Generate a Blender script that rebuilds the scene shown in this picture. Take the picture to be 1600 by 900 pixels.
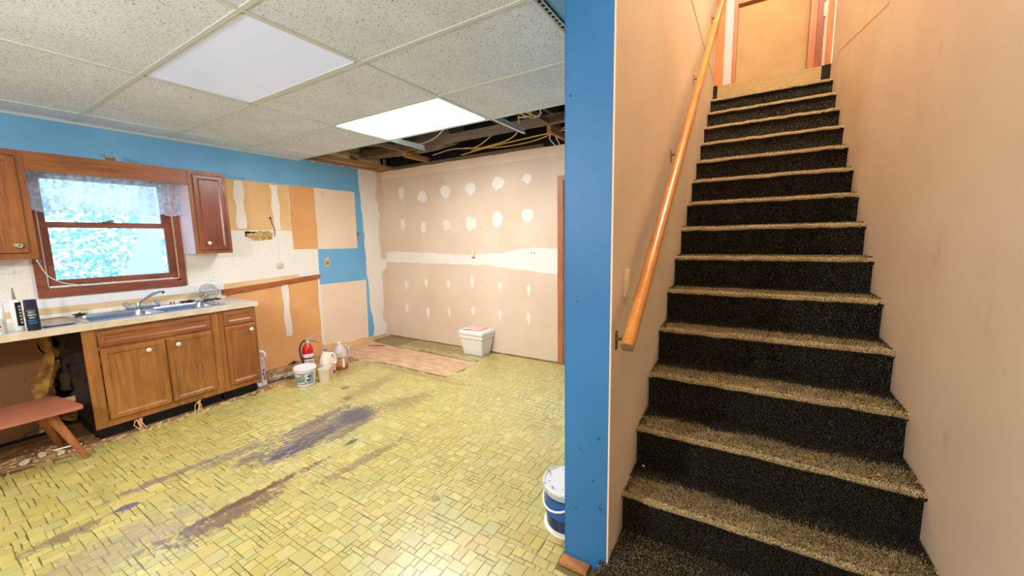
import bpy, bmesh, math, random
import numpy as np
from mathutils import Vector, Matrix, noise
rnd = random.Random(7)
S = bpy.context.scene
for o in list(bpy.data.objects): bpy.data.objects.remove(o)
COL = S.collection

# ------------------------------------------------------------------ camera
CAM_R = ((0.8540374, 0.5199217, -0.0173649), (0.0516720, -0.1179986, -0.9916685), (-0.5176390, 0.8460247, -0.1276406))
cd = bpy.data.cameras.new('camera'); cam = bpy.data.objects.new('camera', cd); COL.objects.link(cam)
r0, r1, r2 = [Vector(v) for v in CAM_R]
m = Matrix((r0, -r1, -r2)).transposed().to_4x4(); m.translation = (0, 0, 1.466)
cam.matrix_world = m
cd.sensor_fit = 'HORIZONTAL'; cd.sensor_width = 36; cd.lens = 603.64/1600*36; cd.clip_start = 0.02
S.camera = cam
S.view_settings.view_transform = 'Standard'; S.view_settings.look = 'None'
S.view_settings.gamma = 1; S.view_settings.use_curve_mapping = False
S.view_settings.exposure = 0.85

# ------------------------------------------------------------------ sky and lamps
SKY = 2.3; PANEL = 17.0; PANEL_FILL = 3.5; PANEL_DIM = 0.17; PENDANT_FILL = 75  # room panel and pendant strengths serve added fill lights
w = bpy.data.worlds.new('sky'); S.world = w; w.use_nodes = True
bg = w.node_tree.nodes['Background']; bg.inputs[0].default_value = (0.36, 0.62, 0.95, 1); bg.inputs[1].default_value = SKY
def lamp(name, loc, power, color, size, rot=(0, 0, 0), shape='POINT'):
    l = bpy.data.lights.new(name, shape); l.energy = power; l.color = color
    if shape == 'AREA': l.size = size
    else: l.shadow_soft_size = size
    o = bpy.data.objects.new(name, l); COL.objects.link(o); o.location = loc; o.rotation_euler = rot
    return o

# ------------------------------------------------------------------ helpers
def lin(c):
    return tuple(((v/255)/12.92 if v/255 <= .04045 else ((v/255+.055)/1.055)**2.4) for v in c) + (1,)
ORG = {}
class MB:
    def __init__(s): s.v = []; s.f = []; s.c = None
    def add(s, vs, fs):
        n = len(s.v); s.v += [tuple(v) for v in vs]; s.f += [tuple(i+n for i in f) for f in fs]; return s
    def box(s, x0, x1, y0, y1, z0, z1):
        return s.add([(x0,y0,z0),(x1,y0,z0),(x1,y1,z0),(x0,y1,z0),(x0,y0,z1),(x1,y0,z1),(x1,y1,z1),(x0,y1,z1)],
                     [(0,3,2,1),(4,5,6,7),(0,1,5,4),(1,2,6,5),(2,3,7,6),(3,0,4,7)])
    def prism(s, poly, ax, a, b):
        n = len(poly)
        def p(u, v, t): return {0:(t,u,v), 1:(u,t,v), 2:(u,v,t)}[ax]
        return s.add([p(u,v,a) for u,v in poly]+[p(u,v,b) for u,v in poly],
                     [tuple(range(n))[::-1], tuple(range(n,2*n))]+[(i,(i+1)%n,n+(i+1)%n,n+i) for i in range(n)])
    def lathe(s, prof, c=(0,0,0), n=24, sx=1, sy=1, ax=2, cap=True):
        vs = []
        for r, z in prof:
            for k in range(n):
                a = 2*math.pi*k/n; u, v = r*math.cos(a)*sx, r*math.sin(a)*sy
                q = {2:(u,v,z), 0:(z,u,v), 1:(u,z,v)}[ax]
                vs.append((c[0]+q[0], c[1]+q[1], c[2]+q[2]))
        fs = [(i*n+k, i*n+(k+1)%n, (i+1)*n+(k+1)%n, (i+1)*n+k) for i in range(len(prof)-1) for k in range(n)]
        if cap:
            fs.append(tuple(range(n))[::-1]); fs.append(tuple((len(prof)-1)*n+k for k in range(n)))
        return s.add(vs, fs)
    def tube(s, pts, r, n=8, cap=True):
        pts = [Vector(p) for p in pts]; rs = r if isinstance(r, (list, tuple)) else [r]*len(pts)
        vs = []; up = None
        for i, p in enumerate(pts):
            t = (pts[min(i+1,len(pts)-1)]-pts[max(i-1,0)]).normalized()
            if up is None: up = Vector((0,0,1)) if abs(t.z) < .9 else Vector((1,0,0))
            a = t.cross(up).normalized(); b = a.cross(t).normalized(); up = b
            for k in range(n):
                th = 2*math.pi*k/n; vs.append(p+(a*math.cos(th)+b*math.sin(th))*rs[i])
        fs = [(i*n+k, i*n+(k+1)%n, (i+1)*n+(k+1)%n, (i+1)*n+k) for i in range(len(pts)-1) for k in range(n)]
        if cap: fs += [tuple(range(n))[::-1], tuple((len(pts)-1)*n+k for k in range(n))]
        return s.add(vs, fs)
    def sphere(s, c, r, n=16, m=10, sc=(1,1,1)):
        vs = [(c[0], c[1], c[2]-r*sc[2])]
        for i in range(1, m):
            p = -math.pi/2+math.pi*i/m
            for k in range(n):
                a = 2*math.pi*k/n; vs.append((c[0]+r*sc[0]*math.cos(p)*math.cos(a), c[1]+r*sc[1]*math.cos(p)*math.sin(a), c[2]+r*sc[2]*math.sin(p)))
        vs.append((c[0], c[1], c[2]+r*sc[2])); L = len(vs)-1
        fs = [(0, 1+(k+1)%n, 1+k) for k in range(n)] + [(L, L-n+k, L-n+(k+1)%n) for k in range(n)]
        fs += [(1+i*n+k, 1+i*n+(k+1)%n, 1+(i+1)*n+(k+1)%n, 1+(i+1)*n+k) for i in range(m-2) for k in range(n)]
        return s.add(vs, fs)
    def grid(s, fn, nu, nv):
        vs = [fn(i/nu, j/nv) for i in range(nu+1) for j in range(nv+1)]
        return s.add(vs, [(i*(nv+1)+j, (i+1)*(nv+1)+j, (i+1)*(nv+1)+j+1, i*(nv+1)+j+1) for i in range(nu) for j in range(nv)])
    def build(s, name, mt, parent=None, bevel=0, smooth=False, kind=None, label=None, fix=True):
        me = bpy.data.meshes.new(name); off = Vector(ORG.get(parent, (0,0,0))) if parent else Vector((0,0,0))
        me.from_pydata([Vector(v)-off for v in s.v], [], s.f); me.update()
        if fix:
            b = bmesh.new(); b.from_mesh(me); bmesh.ops.recalc_face_normals(b, faces=b.faces)
            if bevel:
                es = [e for e in b.edges if len(e.link_faces) == 2 and e.calc_face_angle(0) > .6]
                bmesh.ops.bevel(b, geom=es, offset=bevel, segments=2, affect='EDGES', clamp_overlap=True)
            b.to_mesh(me); b.free()
        if smooth:
            for p in me.polygons: p.use_smooth = True
            me.set_sharp_from_angle(angle=math.radians(42))
        me.materials.append(mt)
        o = bpy.data.objects.new(name, me); COL.objects.link(o)
        if parent: o.parent = parent; ORG[o] = off
        if kind: o['kind'] = kind
        if label: o['label'] = label
        return o
def thing(name, label, cat, loc=(0,0,0), rz=0, group=None, local=False):
    o = bpy.data.objects.new(name, None); COL.objects.link(o); o.location = loc; o.rotation_euler = (0,0,rz)
    o.empty_display_size = .05
    ORG[o] = (0,0,0) if local else loc
    o['label'] = label; o['category'] = cat
    if group: o['group'] = group
    return o
def tag(o, label, cat, group=None):
    o['label'] = label; o['category'] = cat
    if group: o['group'] = group
    return o
def ragged(poly, amp, step, seed, closed=True, only=None):
    r = random.Random(seed); out = []
    n = len(poly)
    for i in range(n):
        a, b = poly[i], poly[(i+1)%n]; L = math.dist(a, b); k = max(1, int(L/step))
        nx, ny = -(b[1]-a[1])/L, (b[0]-a[0])/L
        on = only is None or i in only
        for j in range(k):
            t = j/k; d = r.uniform(-amp, amp) if (on and j > 0) else 0
            out.append((a[0]+(b[0]-a[0])*t+nx*d, a[1]+(b[1]-a[1])*t+ny*d))
    return out
def blob(cx, cy, rx, ry, seed, n=18, amp=.22):
    r = random.Random(seed)
    return [(cx+rx*math.cos(2*math.pi*k/n)*(1+r.uniform(-amp,amp)), cy+ry*math.sin(2*math.pi*k/n)*(1+r.uniform(-amp,amp))) for k in range(n)]

# ------------------------------------------------------------------ materials
class NT:
    def __init__(s, name):
        s.m = bpy.data.materials.new(name); s.m.use_nodes = True; s.t = s.m.node_tree; s.p = s.t.nodes['Principled BSDF']
        s.co = s.t.nodes.new('ShaderNodeTexCoord').outputs['Object']
    def n(s, typ, **kw):
        o = s.t.nodes.new(typ)
        for k, v in kw.items(): setattr(o, k, v)
        return o
    def l(s, a, b): s.t.links.new(a, b)
    def mapping(s, sc=(1,1,1), rot=(0,0,0), loc=(0,0,0)):
        o = s.n('ShaderNodeMapping'); s.l(s.co, o.inputs[0]); o.inputs['Scale'].default_value = sc; o.inputs['Rotation'].default_value = rot; o.inputs['Location'].default_value = loc
        return o.outputs[0]
    def noise(s, scale, detail=3, vec=None, rough=.5, dist=0):
        o = s.n('ShaderNodeTexNoise'); s.l(vec or s.co, o.inputs['Vector']); o.inputs['Scale'].default_value = scale
        o.inputs['Detail'].default_value = detail; o.inputs['Roughness'].default_value = rough; o.inputs['Distortion'].default_value = dist
        return o.outputs['Fac']
    def ramp(s, fac, stops, interp='LINEAR'):
        o = s.n('ShaderNodeValToRGB'); s.l(fac, o.inputs[0]); e = o.color_ramp; e.interpolation = interp
        while len(e.elements) < len(stops): e.elements.new(.5)
        for q, (p, c) in zip(e.elements, stops): q.position = p; q.color = c if len(c) == 4 else tuple(c)+(1,)
        return o.outputs[0]
    def mix(s, fac, a, b, mode='MIX'):
        o = s.n('ShaderNodeMix', data_type='RGBA', blend_type=mode)
        for sock, v in ((o.inputs[0], fac), (o.inputs[6], a), (o.inputs[7], b)):
            if hasattr(v, 'is_linked'): s.l(v, sock)
            else: sock.default_value = v
        return o.outputs[2]
    def math(s, op, a, b=0, c=None, clamp=False):
        o = s.n('ShaderNodeMath', operation=op, use_clamp=clamp)
        for i, v in enumerate((a, b) if c is None else (a, b, c)):
            if hasattr(v, 'is_linked'): s.l(v, o.inputs[i])
            else: o.inputs[i].default_value = v
        return o.outputs[0]
    def bump(s, h, strength=.3, dist=.002):
        o = s.n('ShaderNodeBump'); s.l(h, o.inputs['Height']); o.inputs['Strength'].default_value = strength; o.inputs['Distance'].default_value = dist
        s.l(o.outputs[0], s.p.inputs['Normal'])
    def color(s, c):
        if hasattr(c, 'is_linked'): s.l(c, s.p.inputs['Base Color'])
        else: s.p.inputs['Base Color'].default_value = c
    def rough(s, r):
        if hasattr(r, 'is_linked'): s.l(r, s.p.inputs['Roughness'])
        else: s.p.inputs['Roughness'].default_value = r
def mat(name, c, rough=.6, metal=0, c2=None, ns=6, amt=.5, bump=0, bs=60, bd=.002, stretch=(1,1,1), spec=.5, trans=0, emis=0, alpha=1, lo=.35, hi=.65):
    t = NT(name); c = lin(c)
    if c2:
        f = t.noise(ns, 5, t.mapping(stretch)); t.color(t.ramp(f, [(lo, lin(c2)), (hi, c)]))
    else: t.color(c)
    t.rough(rough); t.p.inputs['Metallic'].default_value = metal; t.p.inputs['Specular IOR Level'].default_value = spec
    if bump: t.bump(t.noise(bs, 4), bump, bd)
    if trans: t.p.inputs['Transmission Weight'].default_value = trans; t.p.inputs['IOR'].default_value = 1.45
    if emis:
        t.p.inputs['Emission Color'].default_value = c; t.p.inputs['Emission Strength'].default_value = emis
    if alpha < 1: t.p.inputs['Alpha'].default_value = alpha
    return t.m
def wood(name, c1, c2, axis=2, scale=9, rough=.45, bump=.08, spots=None):
    t = NT(name); sc = [scale*2.2]*3; sc[axis] = scale*.16
    f = t.noise(1.6, 6, t.mapping(sc), .6, 1.2); f2 = t.noise(8, 5, t.mapping(sc))
    f3 = t.noise(2.2, 3)
    c = t.mix(t.math('MULTIPLY', f2, .55), t.ramp(f, [(.3, lin(c2)), (.68, lin(c1))]), lin(c2))
    c = t.mix(t.ramp(f3, [(.4, (0,0,0)), (.75, (.35,.35,.35))]), c, lin([min(255, v*1.18) for v in c1]))
    if spots: c = t.mix(t.ramp(t.noise(30, 3), [(.7, (0,0,0)), (.75, (.6,.6,.6))]), c, lin(spots))
    t.color(c); t.rough(rough); t.bump(f2, bump); return t.m

def paint(name, c, c2, seed=0, marks=None, mscale=14, rough=.55, bump=.12):
    t = NT(name); f = t.noise(2.1, 4, t.mapping((1,1,1), loc=(seed*3.1, seed, 0)))
    col = t.ramp(f, [(.3, lin(c2)), (.7, lin(c))])
    if marks: col = t.mix(t.ramp(t.noise(mscale, 4, t.mapping((1,1,.5), loc=(seed,0,4))), [(.68, (0,0,0)), (.76, (.55,.55,.55))]), col, lin(marks))
    t.color(col); t.rough(rough); t.bump(t.noise(45, 5), bump, .003); return t.m

M = {}
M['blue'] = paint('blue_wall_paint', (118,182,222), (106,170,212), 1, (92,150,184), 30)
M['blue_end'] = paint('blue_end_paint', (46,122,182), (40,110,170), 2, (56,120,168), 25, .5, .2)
M['cream_stair'] = paint('stair_wall_paint', (226,206,180), (216,194,166), 3, (196,170,138), 5, .5, .1)
t = NT('wallpaper'); f = t.noise(90, 3)
t.color(t.ramp(f, [(.38, lin((236,228,212))), (.6, lin((246,240,228)))])); t.rough(.6); t.bump(f, .3, .002); M['wallpaper'] = t.m
M['tan_board'] = paint('bare_tan_paper', (240,196,142), (226,176,116), 5, (190,126,66), 7, .75)
M['orange_board'] = paint('bare_orange_paper', (238,178,116), (226,158,92), 6, (178,108,48), 6, .75)
M['pale_board'] = paint('bare_pale_paper', (246,222,192), (240,210,176), 7, (214,178,140), 6, .75)
M['drywall'] = paint('bare_drywall_paper', (232,208,182), (222,196,168), 8, (206,172,134), 4, .8)
M['compound'] = paint('joint_compound', (246,236,224), (238,226,212), 9, None, 8, .85, .3)
M['darkpanel'] = paint('brown_panel', (156,110,66), (124,84,46), 4, (90,60,30), 9, .6)
M['cab'] = wood('cabinet_wood', (170,106,52), (112,60,24), 2, 9, .38, .06)
M['cab_h'] = wood('cabinet_wood_horizontal', (170,106,56), (112,60,26), 1, 9, .38, .06)
M['cab_worn'] = wood('worn_cabinet_wood', (178,118,56), (120,70,26), 2, 7, .42, .08, (206,156,90))
M['cab_up'] = wood('upper_cabinet_wood', (158,92,58), (104,52,30), 2, 9, .28, .05)
M['casing'] = wood('window_casing_wood', (164,96,66), (122,62,40), 1, 9, .35, .06)
M['doorwood'] = wood('door_casing_wood', (196,128,78), (156,88,48), 2, 10, .4)
M['oak'] = wood('oak_rail', (206,144,68), (172,104,40), 1, 9, .28, .04)
M['oak_end'] = wood('oak_end_grain', (150,120,80), (104,78,48), 0, 20, .6)
M['hallwood'] = wood('hall_frame_wood', (216,150,84), (180,108,50), 2, 9, .4)
M['ledge'] = wood('stained_ledge_wood', (196,110,52), (150,72,26), 1, 9, .5, .1)
M['rawpine'] = wood('raw_pine', (196,136,78), (150,92,44), 1, 9, .7)
M['oldjoist'] = wood('old_joist_wood', (128,104,80), (84,64,46), 1, 9, .8)
M['bench'] = wood('bench_wood', (186,116,88), (146,78,56), 1, 8, .4, .06)
M['leg'] = wood('bench_leg_wood', (172,106,54), (120,64,28), 2, 9, .4)
M['splash'] = wood('bare_pine_strip', (236,206,160), (216,176,122), 1, 9, .65)
M['laminate'] = mat('counter_laminate', (232,226,214), .22, c2=(222,214,200), ns=40)
M['lam_edge'] = mat('counter_edge', (222,204,176), .35, c2=(208,186,152), ns=12)
M['steel'] = mat('stainless_steel', (196,202,214), .22, metal=1, c2=(176,184,198), ns=20)
M['chrome'] = mat('chrome', (220,224,228), .12, metal=1)
M['brass'] = mat('aged_brass', (150,120,66), .35, metal=1)
M['galv'] = mat('galvanised_metal', (170,186,192), .4, metal=.7, c2=(140,160,170), ns=30)
M['black'] = mat('matt_black', (12,12,14), .6)
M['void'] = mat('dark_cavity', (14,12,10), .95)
M['rubber'] = mat('black_rubber', (60,52,46), .5)
M['white_pl'] = mat('white_plastic', (238,236,230), .35)
M['ivory'] = mat('ivory_plastic', (236,220,176), .4)
M['beige_pl'] = mat('beige_plate', (206,186,142), .5)
M['knob'] = mat('porcelain_knob', (242,236,226), .15)
M['glass'] = mat('clear_glass', (235,240,245), .04, trans=1, spec=.5)
M['acrylic'] = mat('clear_acrylic', (225,232,240), .12, trans=.85)
M['white_paint'] = mat('white_painted_wood', (238,236,232), .4)
M['gridrail'] = mat('ceiling_grid_enamel', (206,212,208), .4)
M['red'] = mat('red_enamel', (206,24,20), .3)
M['lab_white'] = mat('white_label', (236,228,222), .5)
M['lab_red'] = mat('maroon_print', (150,40,44), .5)
M['lab_grey'] = mat('grey_green_label', (168,182,172), .5, c2=(112,130,128), ns=45, lo=.42, hi=.58)
M['lab_blue'] = mat('navy_print', (60,76,120), .5)
M['navy'] = mat('navy_plastic', (20,44,92), .3, c2=(16,30,64), ns=12)
M['blue_label'] = mat('blue_label', (24,88,160), .35)
M['foam'] = mat('styrofoam', (242,238,230), .8, c2=(232,226,216), ns=60, bump=.3, bs=220)
M['paper'] = mat('pink_card', (236,196,178), .8)
M['milky'] = mat('milky_plastic', (226,208,196), .35, trans=.25)
M['jugwhite'] = mat('cream_jug_plastic', (238,222,200), .4)
M['amber'] = mat('amber_liquid', (170,98,46), .2, trans=.15)
M['purple'] = mat('purple_cap', (110,100,160), .4)
M['tile'] = None
# ceiling tile with fissures
t = NT('fissured_ceiling_tile')
n1 = t.noise(42, 2, t.mapping((1,1.0,1)), .5, 1.6)
mk = t.math('ABSOLUTE', t.math('SUBTRACT', n1, .5))
worm = t.math('LESS_THAN', mk, .026); gate = t.math('GREATER_THAN', t.noise(95, 2), .53)
wm = t.math('MULTIPLY', worm, gate)
t.color(t.mix(wm, t.ramp(t.noise(3, 3), [(.3, lin((216,224,236))), (.7, lin((228,236,248)))]), lin((146,146,140)))); t.rough(.9)
t.bump(t.math('SUBTRACT', 1, wm), .5, .002); M['tile'] = t.m
# lit and unlit diffusers
def emit(name, c, st):
    t = NT(name); t.color(lin(c)); t.p.inputs['Emission Color'].default_value = lin(c); t.p.inputs['Emission Strength'].default_value = st; t.rough(.4); return t.m
M['lit'] = emit('lit_diffuser', (244,248,255), PANEL)
M['lit_fill'] = emit('fill_diffuser', (240,246,255), PANEL_FILL)  # glow for the fill panels added out of view
M['dim'] = emit('faintly_lit_diffuser', (206,214,240), PANEL_DIM)
# carpet
t = NT('dark_speckled_carpet')
v = t.noise(170, 3); v2 = t.noise(90, 3); big = t.noise(7, 4)
c = t.ramp(v, [(.40, lin((3,3,8))), (.51, lin((17,17,20))), (.64, lin((104,100,82)))])
c = t.mix(t.ramp(big, [(.35, (0,0,0)), (.7, (.2,.2,.2))]), c, lin((22,22,26)))
geo = t.n('ShaderNodeNewGeometry'); sp = t.n('ShaderNodeSeparateXYZ'); t.l(geo.outputs['Normal'], sp.inputs[0])
t.color(c); t.rough(1); t.p.inputs['Specular IOR Level'].default_value = .1
t.p.inputs['Sheen Weight'].default_value = .12; t.p.inputs['Sheen Roughness'].default_value = .5; t.p.inputs['Sheen Tint'].default_value = lin((214,184,128))
t.bump(v, 1, .008); M['carpet'] = t.m
t = NT('toplit_tan_carpet')
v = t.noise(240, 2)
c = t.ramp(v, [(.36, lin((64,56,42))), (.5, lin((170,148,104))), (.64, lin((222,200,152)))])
# warm stair light painted as tan along tread fronts, darker at ends and back
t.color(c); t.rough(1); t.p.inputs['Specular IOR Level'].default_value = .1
t.bump(v, 1, .008); M['carpet_toplit'] = t.m
t = NT('tan_riser_carpet'); v = t.noise(200, 3)
t.color(t.ramp(v, [(.35, lin((150,124,84))), (.65, lin((206,180,130)))])); t.rough(1); t.bump(v, .8, .005); M['carpet_tan'] = t.m

# vinyl block material: colour attribute + stains with their own shape
STAINS = [ # cx, cy, rx, ry, rot(deg), noise scale, noise amount, colour, strength
 (-2.72,1.50,.105,.40, 4, 9, .8,(58,64,84),1.0), (-2.77,1.95,.17,.19,20,10,.7,(66,68,84),1.0), (-2.97,1.70,.07,.42,8,8,1.2,(110,92,76),.8),
 (-2.80,1.68,.22,.50,6,16,1.6,(96,82,78),.75), (-2.60,1.80,.05,.30,6,14,1.4,(120,92,66),.8), (-2.84,1.18,.07,.13,0,10,1.2,(96,88,92),.75),
 (-2.42,1.66,.028,.075,0,14,1.,(70,72,88),.9), (-2.40,.95,.035,.50,-2,12,1.4,(98,62,44),.95), (-2.33,.85,.085,.32,-2,14,1.8,(110,78,58),.85),
 (-2.14,1.55,.05,.42,-3,16,1.8,(132,104,64),.7), (-3.08,.80,.04,.34,-3,12,1.5,(126,108,108),.8), (-3.0,1.15,.06,.28,3,12,1.6,(120,106,104),.7),
 (-2.92,.57,.035,.07,-10,10,1.,(92,80,122),.9), (-2.55,.40,.16,.42,0,12,2.0,(150,130,110),.55), (-2.9,.34,.06,.16,0,14,1.6,(110,84,76),.7),
 (-3.2,2.45,.12,.5,10,14,2.,(140,116,70),.6), (-2.6,2.35,.14,.34,-20,14,2.0,(128,104,62),.6), (-3.4,2.3,.05,.05,0,9,.8,(110,82,50),.8),
 (-3.15,2.15,.045,.05,0,9,.8,(120,76,50),.8), (-1.2,2.35,.06,.07,0,9,.8,(204,160,110),.7), (-1.45,1.5,.03,.03,0,9,1,(120,96,50),.7),
 (-3.6,3.85,1.0,.18,0,10,1.8,(132,108,66),.8), (-3.1,2.95,.9,.06,0,14,1.8,(150,116,66),.6), (-3.9,2.65,.22,.4,0,10,2.0,(150,118,64),.55)]
def floor_mat(name, base):
    t = NT(name)
    geo = t.n('ShaderNodeNewGeometry').outputs['Position']; t.co = geo
    if base is None:
        a = t.n('ShaderNodeAttribute'); a.attribute_name = 'Col'; c = a.outputs['Color']
    else: c = base
    ny = t.noise(55, 4, t.mapping((1,.35,1))); n2 = t.noise(160, 3)
    c = t.mix(t.ramp(ny, [(.40,(0,0,0)), (.75,(.32,.32,.32))]), c, lin((168,146,62)) if base is None else c)
    c = t.mix(t.ramp(n2, [(.5,(0,0,0)), (.75,(.4,.4,.4))]), c, lin((232,222,150)) if base is None else c)
    dirt = t.noise(3.2, 8, None, .68); c = t.mix(t.ramp(dirt, [(.56,(0,0,0)), (.74,(.45,.45,.45))]), c, lin((150,124,70)))
    for (cx, cy, rx, ry, rot, ns, na, col, st) in STAINS:
        mp = t.n('ShaderNodeMapping', vector_type='TEXTURE'); t.l(geo, mp.inputs[0])
        mp.inputs['Location'].default_value = (cx, cy, 0); mp.inputs['Rotation'].default_value = (0,0,math.radians(rot)); mp.inputs['Scale'].default_value = (rx, ry, 50)
        ln = t.n('ShaderNodeVectorMath', operation='LENGTH'); t.l(mp.outputs[0], ln.inputs[0])
        d = t.math('ADD', ln.outputs['Value'], t.math('MULTIPLY', t.math('SUBTRACT', t.noise(ns*1.7, 9, None, .78), .5), na*3.2))
        c = t.mix(t.ramp(d, [(.62, (st,st,st)), (1.0, (0,0,0))]), c, lin(col))
    t.color(c); t.rough(t.ramp(t.noise(5, 6), [(.3,(.26,.26,.26)), (.7,(.42,.42,.42))]))
    t.p.inputs['Coat Weight'].default_value = .7; t.p.inputs['Coat IOR'].default_value = 1.6; t.p.inputs['Coat Roughness'].default_value = .34; t.p.inputs['Specular IOR Level'].default_value = .6; t.bump(t.noise(120, 3), .12, .0015)
    return t.m
M['vinyl'] = floor_mat('vinyl_blocks', None)
M['joint'] = floor_mat('vinyl_joint', lin((106,94,44)))
t = NT('bare_subfloor'); f = t.noise(14, 6, t.mapping((.4,1,1))); d = t.noise(5, 8, None, .7)
c = t.ramp(f, [(.3, lin((196,152,112))), (.7, lin((226,188,150)))]); c = t.mix(t.ramp(d, [(.52,(0,0,0)), (.72,(.5,.5,.5))]), c, lin((160,124,88)))
t.color(c); t.rough(.85); t.bump(f, .3, .003); M['subfloor'] = t.m
t = NT('dirty_subfloor'); d = t.noise(9, 8, None, .7)
t.color(t.ramp(d, [(.3, lin((84,60,34))), (.5, lin((166,130,84))), (.66, lin((206,174,124)))])); t.rough(.9); t.bump(d, .6, .006); M['dirt'] = t.m

# ================================================================== SETTING
XL, XR, YB, ZC = -4.70, .632, 4.03, 2.46
XP0, XP1, YP = -.650, -.456, 1.50
YF = -2.6
def struct(name, mb, mt, parent=None, **k): return mb.build(name, mt, parent, kind='structure', **k)
floor = struct('floor', MB().box(XL-.1, XR+.1, YF-.1, YB+.1, -.12, -.006), M['dirt'])
MB().prism([(-4.09,-2.6),(-.45,-2.6),(-.45,1.5),(-.66,1.5),(-.66,YB),(-4.70,YB),(-4.70,3.68),(-4.30,3.61),(-2.71,3.60),(-2.70,3.05),(-3.70,3.05),(-4.02,2.98),(-4.12,2.55),(-4.05,2.1),(-4.09,1.8),(-4.02,1.2),(-3.98,.67),(-4.09,.25)], 2, -.0059, -.001).build('vinyl_sheet', M['joint'], floor)
MB().prism(ragged([(-4.69,3.18),(-4.17,2.98),(-2.69,3.03),(-2.69,3.61),(-4.23,3.63),(-4.69,3.72)], .008, .06, 3), 2, -.0058, -.003).build('exposed_underlay', M['subfloor'], floor, label='bare tan wood underlay where the vinyl is torn away')
# vinyl blocks: random ashlar on a 26 mm grid
U = .0262; gx0, gx1, gy0, gy1 = -4.10, -.48, -.45, YB-.005
NX, NY = int((gx1-gx0)/U), int((gy1-gy0)/U)
occ = np.zeros((NX, NY), bool); rects = []
SZ = [(2,2)]*5+[(3,2)]*4+[(2,3)]*5+[(3,3)]*3+[(1,2)]*3+[(2,1)]*3+[(1,1)]*1+[(3,1)]*1+[(1,3)]*1+[(4,3)]
for i in range(NX):
    for j in range(NY):
        if occ[i,j]: continue
        for tr in range(8):
            a, b = rnd.choice(SZ) if tr < 7 else (1,1)
            if i+a <= NX and j+b <= NY and not occ[i:i+a, j:j+b].any(): break
        else: a = b = 1
        occ[i:i+a, j:j+b] = True; rects.append((i,j,a,b))
def wob(i, j):
    q = random.Random(i*7919+j*104729); return (gx0+i*U+q.uniform(-.003,.003), gy0+j*U+q.uniform(-.003,.003))
def in_vinyl(x, y):
    if x > -.66 and y > 1.42: return False
    if x > -.50: return False
    if y < 3.02:
        e = -4.05+.05*noise.noise(Vector((0, y*3, 0)))
        return x > e
    if 3.02 < y < 3.63: return x > -2.69
    return x > -4.28-.3*(y-3.6)
PAL = [(216,203,114),(210,196,104),(222,209,124),(208,197,108),(214,201,116),(204,199,116),(222,208,116),(210,192,100),(216,205,124),(208,203,130),(216,196,112)]
blocks = []
for (i,j,a,b) in rects:
    cx, cy = gx0+(i+a/2)*U, gy0+(j+b/2)*U
    if not in_vinyl(cx, cy): continue
    P = [wob(i,j), wob(i+a,j), wob(i+a,j+b), wob(i,j+b)]
    g = .0014
    Q = [(px+(g if px < cx else -g), py+(g if py < cy else -g)) for px, py in P]
    q = rnd.random(); c = rnd.choice(PAL); c = (c[0]*.98, c[1]*.955, c[2]*.94); k = rnd.uniform(.90, .99); c = tuple(min(255, v*k) for v in c)
    # photo size, to choose which blocks are single parts
    d = Vector((cx, cy, -1.466)); z = r2.dot(d); px, py = r0.dot(d)/z*603.6+800 if z > .1 else -9e3, r1.dot(d)/z*603.6+450 if z > .1 else -9e3
    size = a*b/(z**3) if (z > .1 and 0 < px < 880 and 0 < py < 900) else 0
    blocks.append((size, Q, c, rnd.uniform(.0, .0003)))
blocks.sort(key=lambda t: -t[0])
def block_mesh(name, bl):
    vs, fs, cs = [], [], []
    for (_, Q, c, h) in bl:
        n = len(vs); cx = sum(p[0] for p in Q)/4; cy = sum(p[1] for p in Q)/4; s = .0016
        vs += [(x,y,-.001) for x,y in Q] + [(x+(s if x < cx else -s), y+(s if y < cy else -s), h) for x,y in Q]
        ff = [(4,5,6,7)]+[(k,(k+1)%4,4+(k+1)%4,4+k) for k in range(4)]
        fs += [tuple(q+n for q in f) for f in ff]; cs += [lin(c)]*8
    me = bpy.data.meshes.new(name); me.from_pydata(vs, [], fs)
    at = me.color_attributes.new('Col', 'FLOAT_COLOR', 'POINT'); at.data.foreach_set('color', np.array(cs, np.float32).ravel())
    me.materials.append(M['vinyl']); me.update(); return me
for bl in blocks[:290]:
    o = bpy.data.objects.new('vinyl_block', block_mesh('vinyl_block', [bl])); COL.objects.link(o); o.parent = floor
o = bpy.data.objects.new('vinyl_blocks', block_mesh('vinyl_blocks', blocks[290:])); COL.objects.link(o); o.parent = floor; o['kind'] = 'stuff'

# left wall with the window opening and the broken hole under the counter
wl = MB()
WY0, WY1, WZ0, WZ1 = .665, 1.515, 1.115, 2.06
HY0, HY1, HZ1 = .53, .98, .86
wl.box(XL-.14, XL, YF, HY0, -.006, WZ0); wl.box(XL-.14, XL, HY0, HY1, HZ1, WZ0); wl.box(XL-.14, XL, HY1, YB+.1, -.006, WZ0)
wl.box(XL-.14, XL, YF, WY0, WZ0, WZ1); wl.box(XL-.14, XL, WY1, YB+.1, WZ0, WZ1); wl.box(XL-.14, XL, YF, YB+.1, WZ1, 3.0)
wl.box(XL-.20, XL-.14, HY0-.1, HY1+.1, -.1, HZ1+.1)
wall_left = struct('wall_left', wl, M['wallpaper'])
def platL(poly, lay, mt, name, amp=0, step=.05, seed=1, only=None, label=None):
    p = ragged(poly, amp, step, seed, only=only) if amp else poly
    return MB().prism(p, 0, XL-.003, XL+.0012*lay).build(name, mt, wall_left, label=label)
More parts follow.
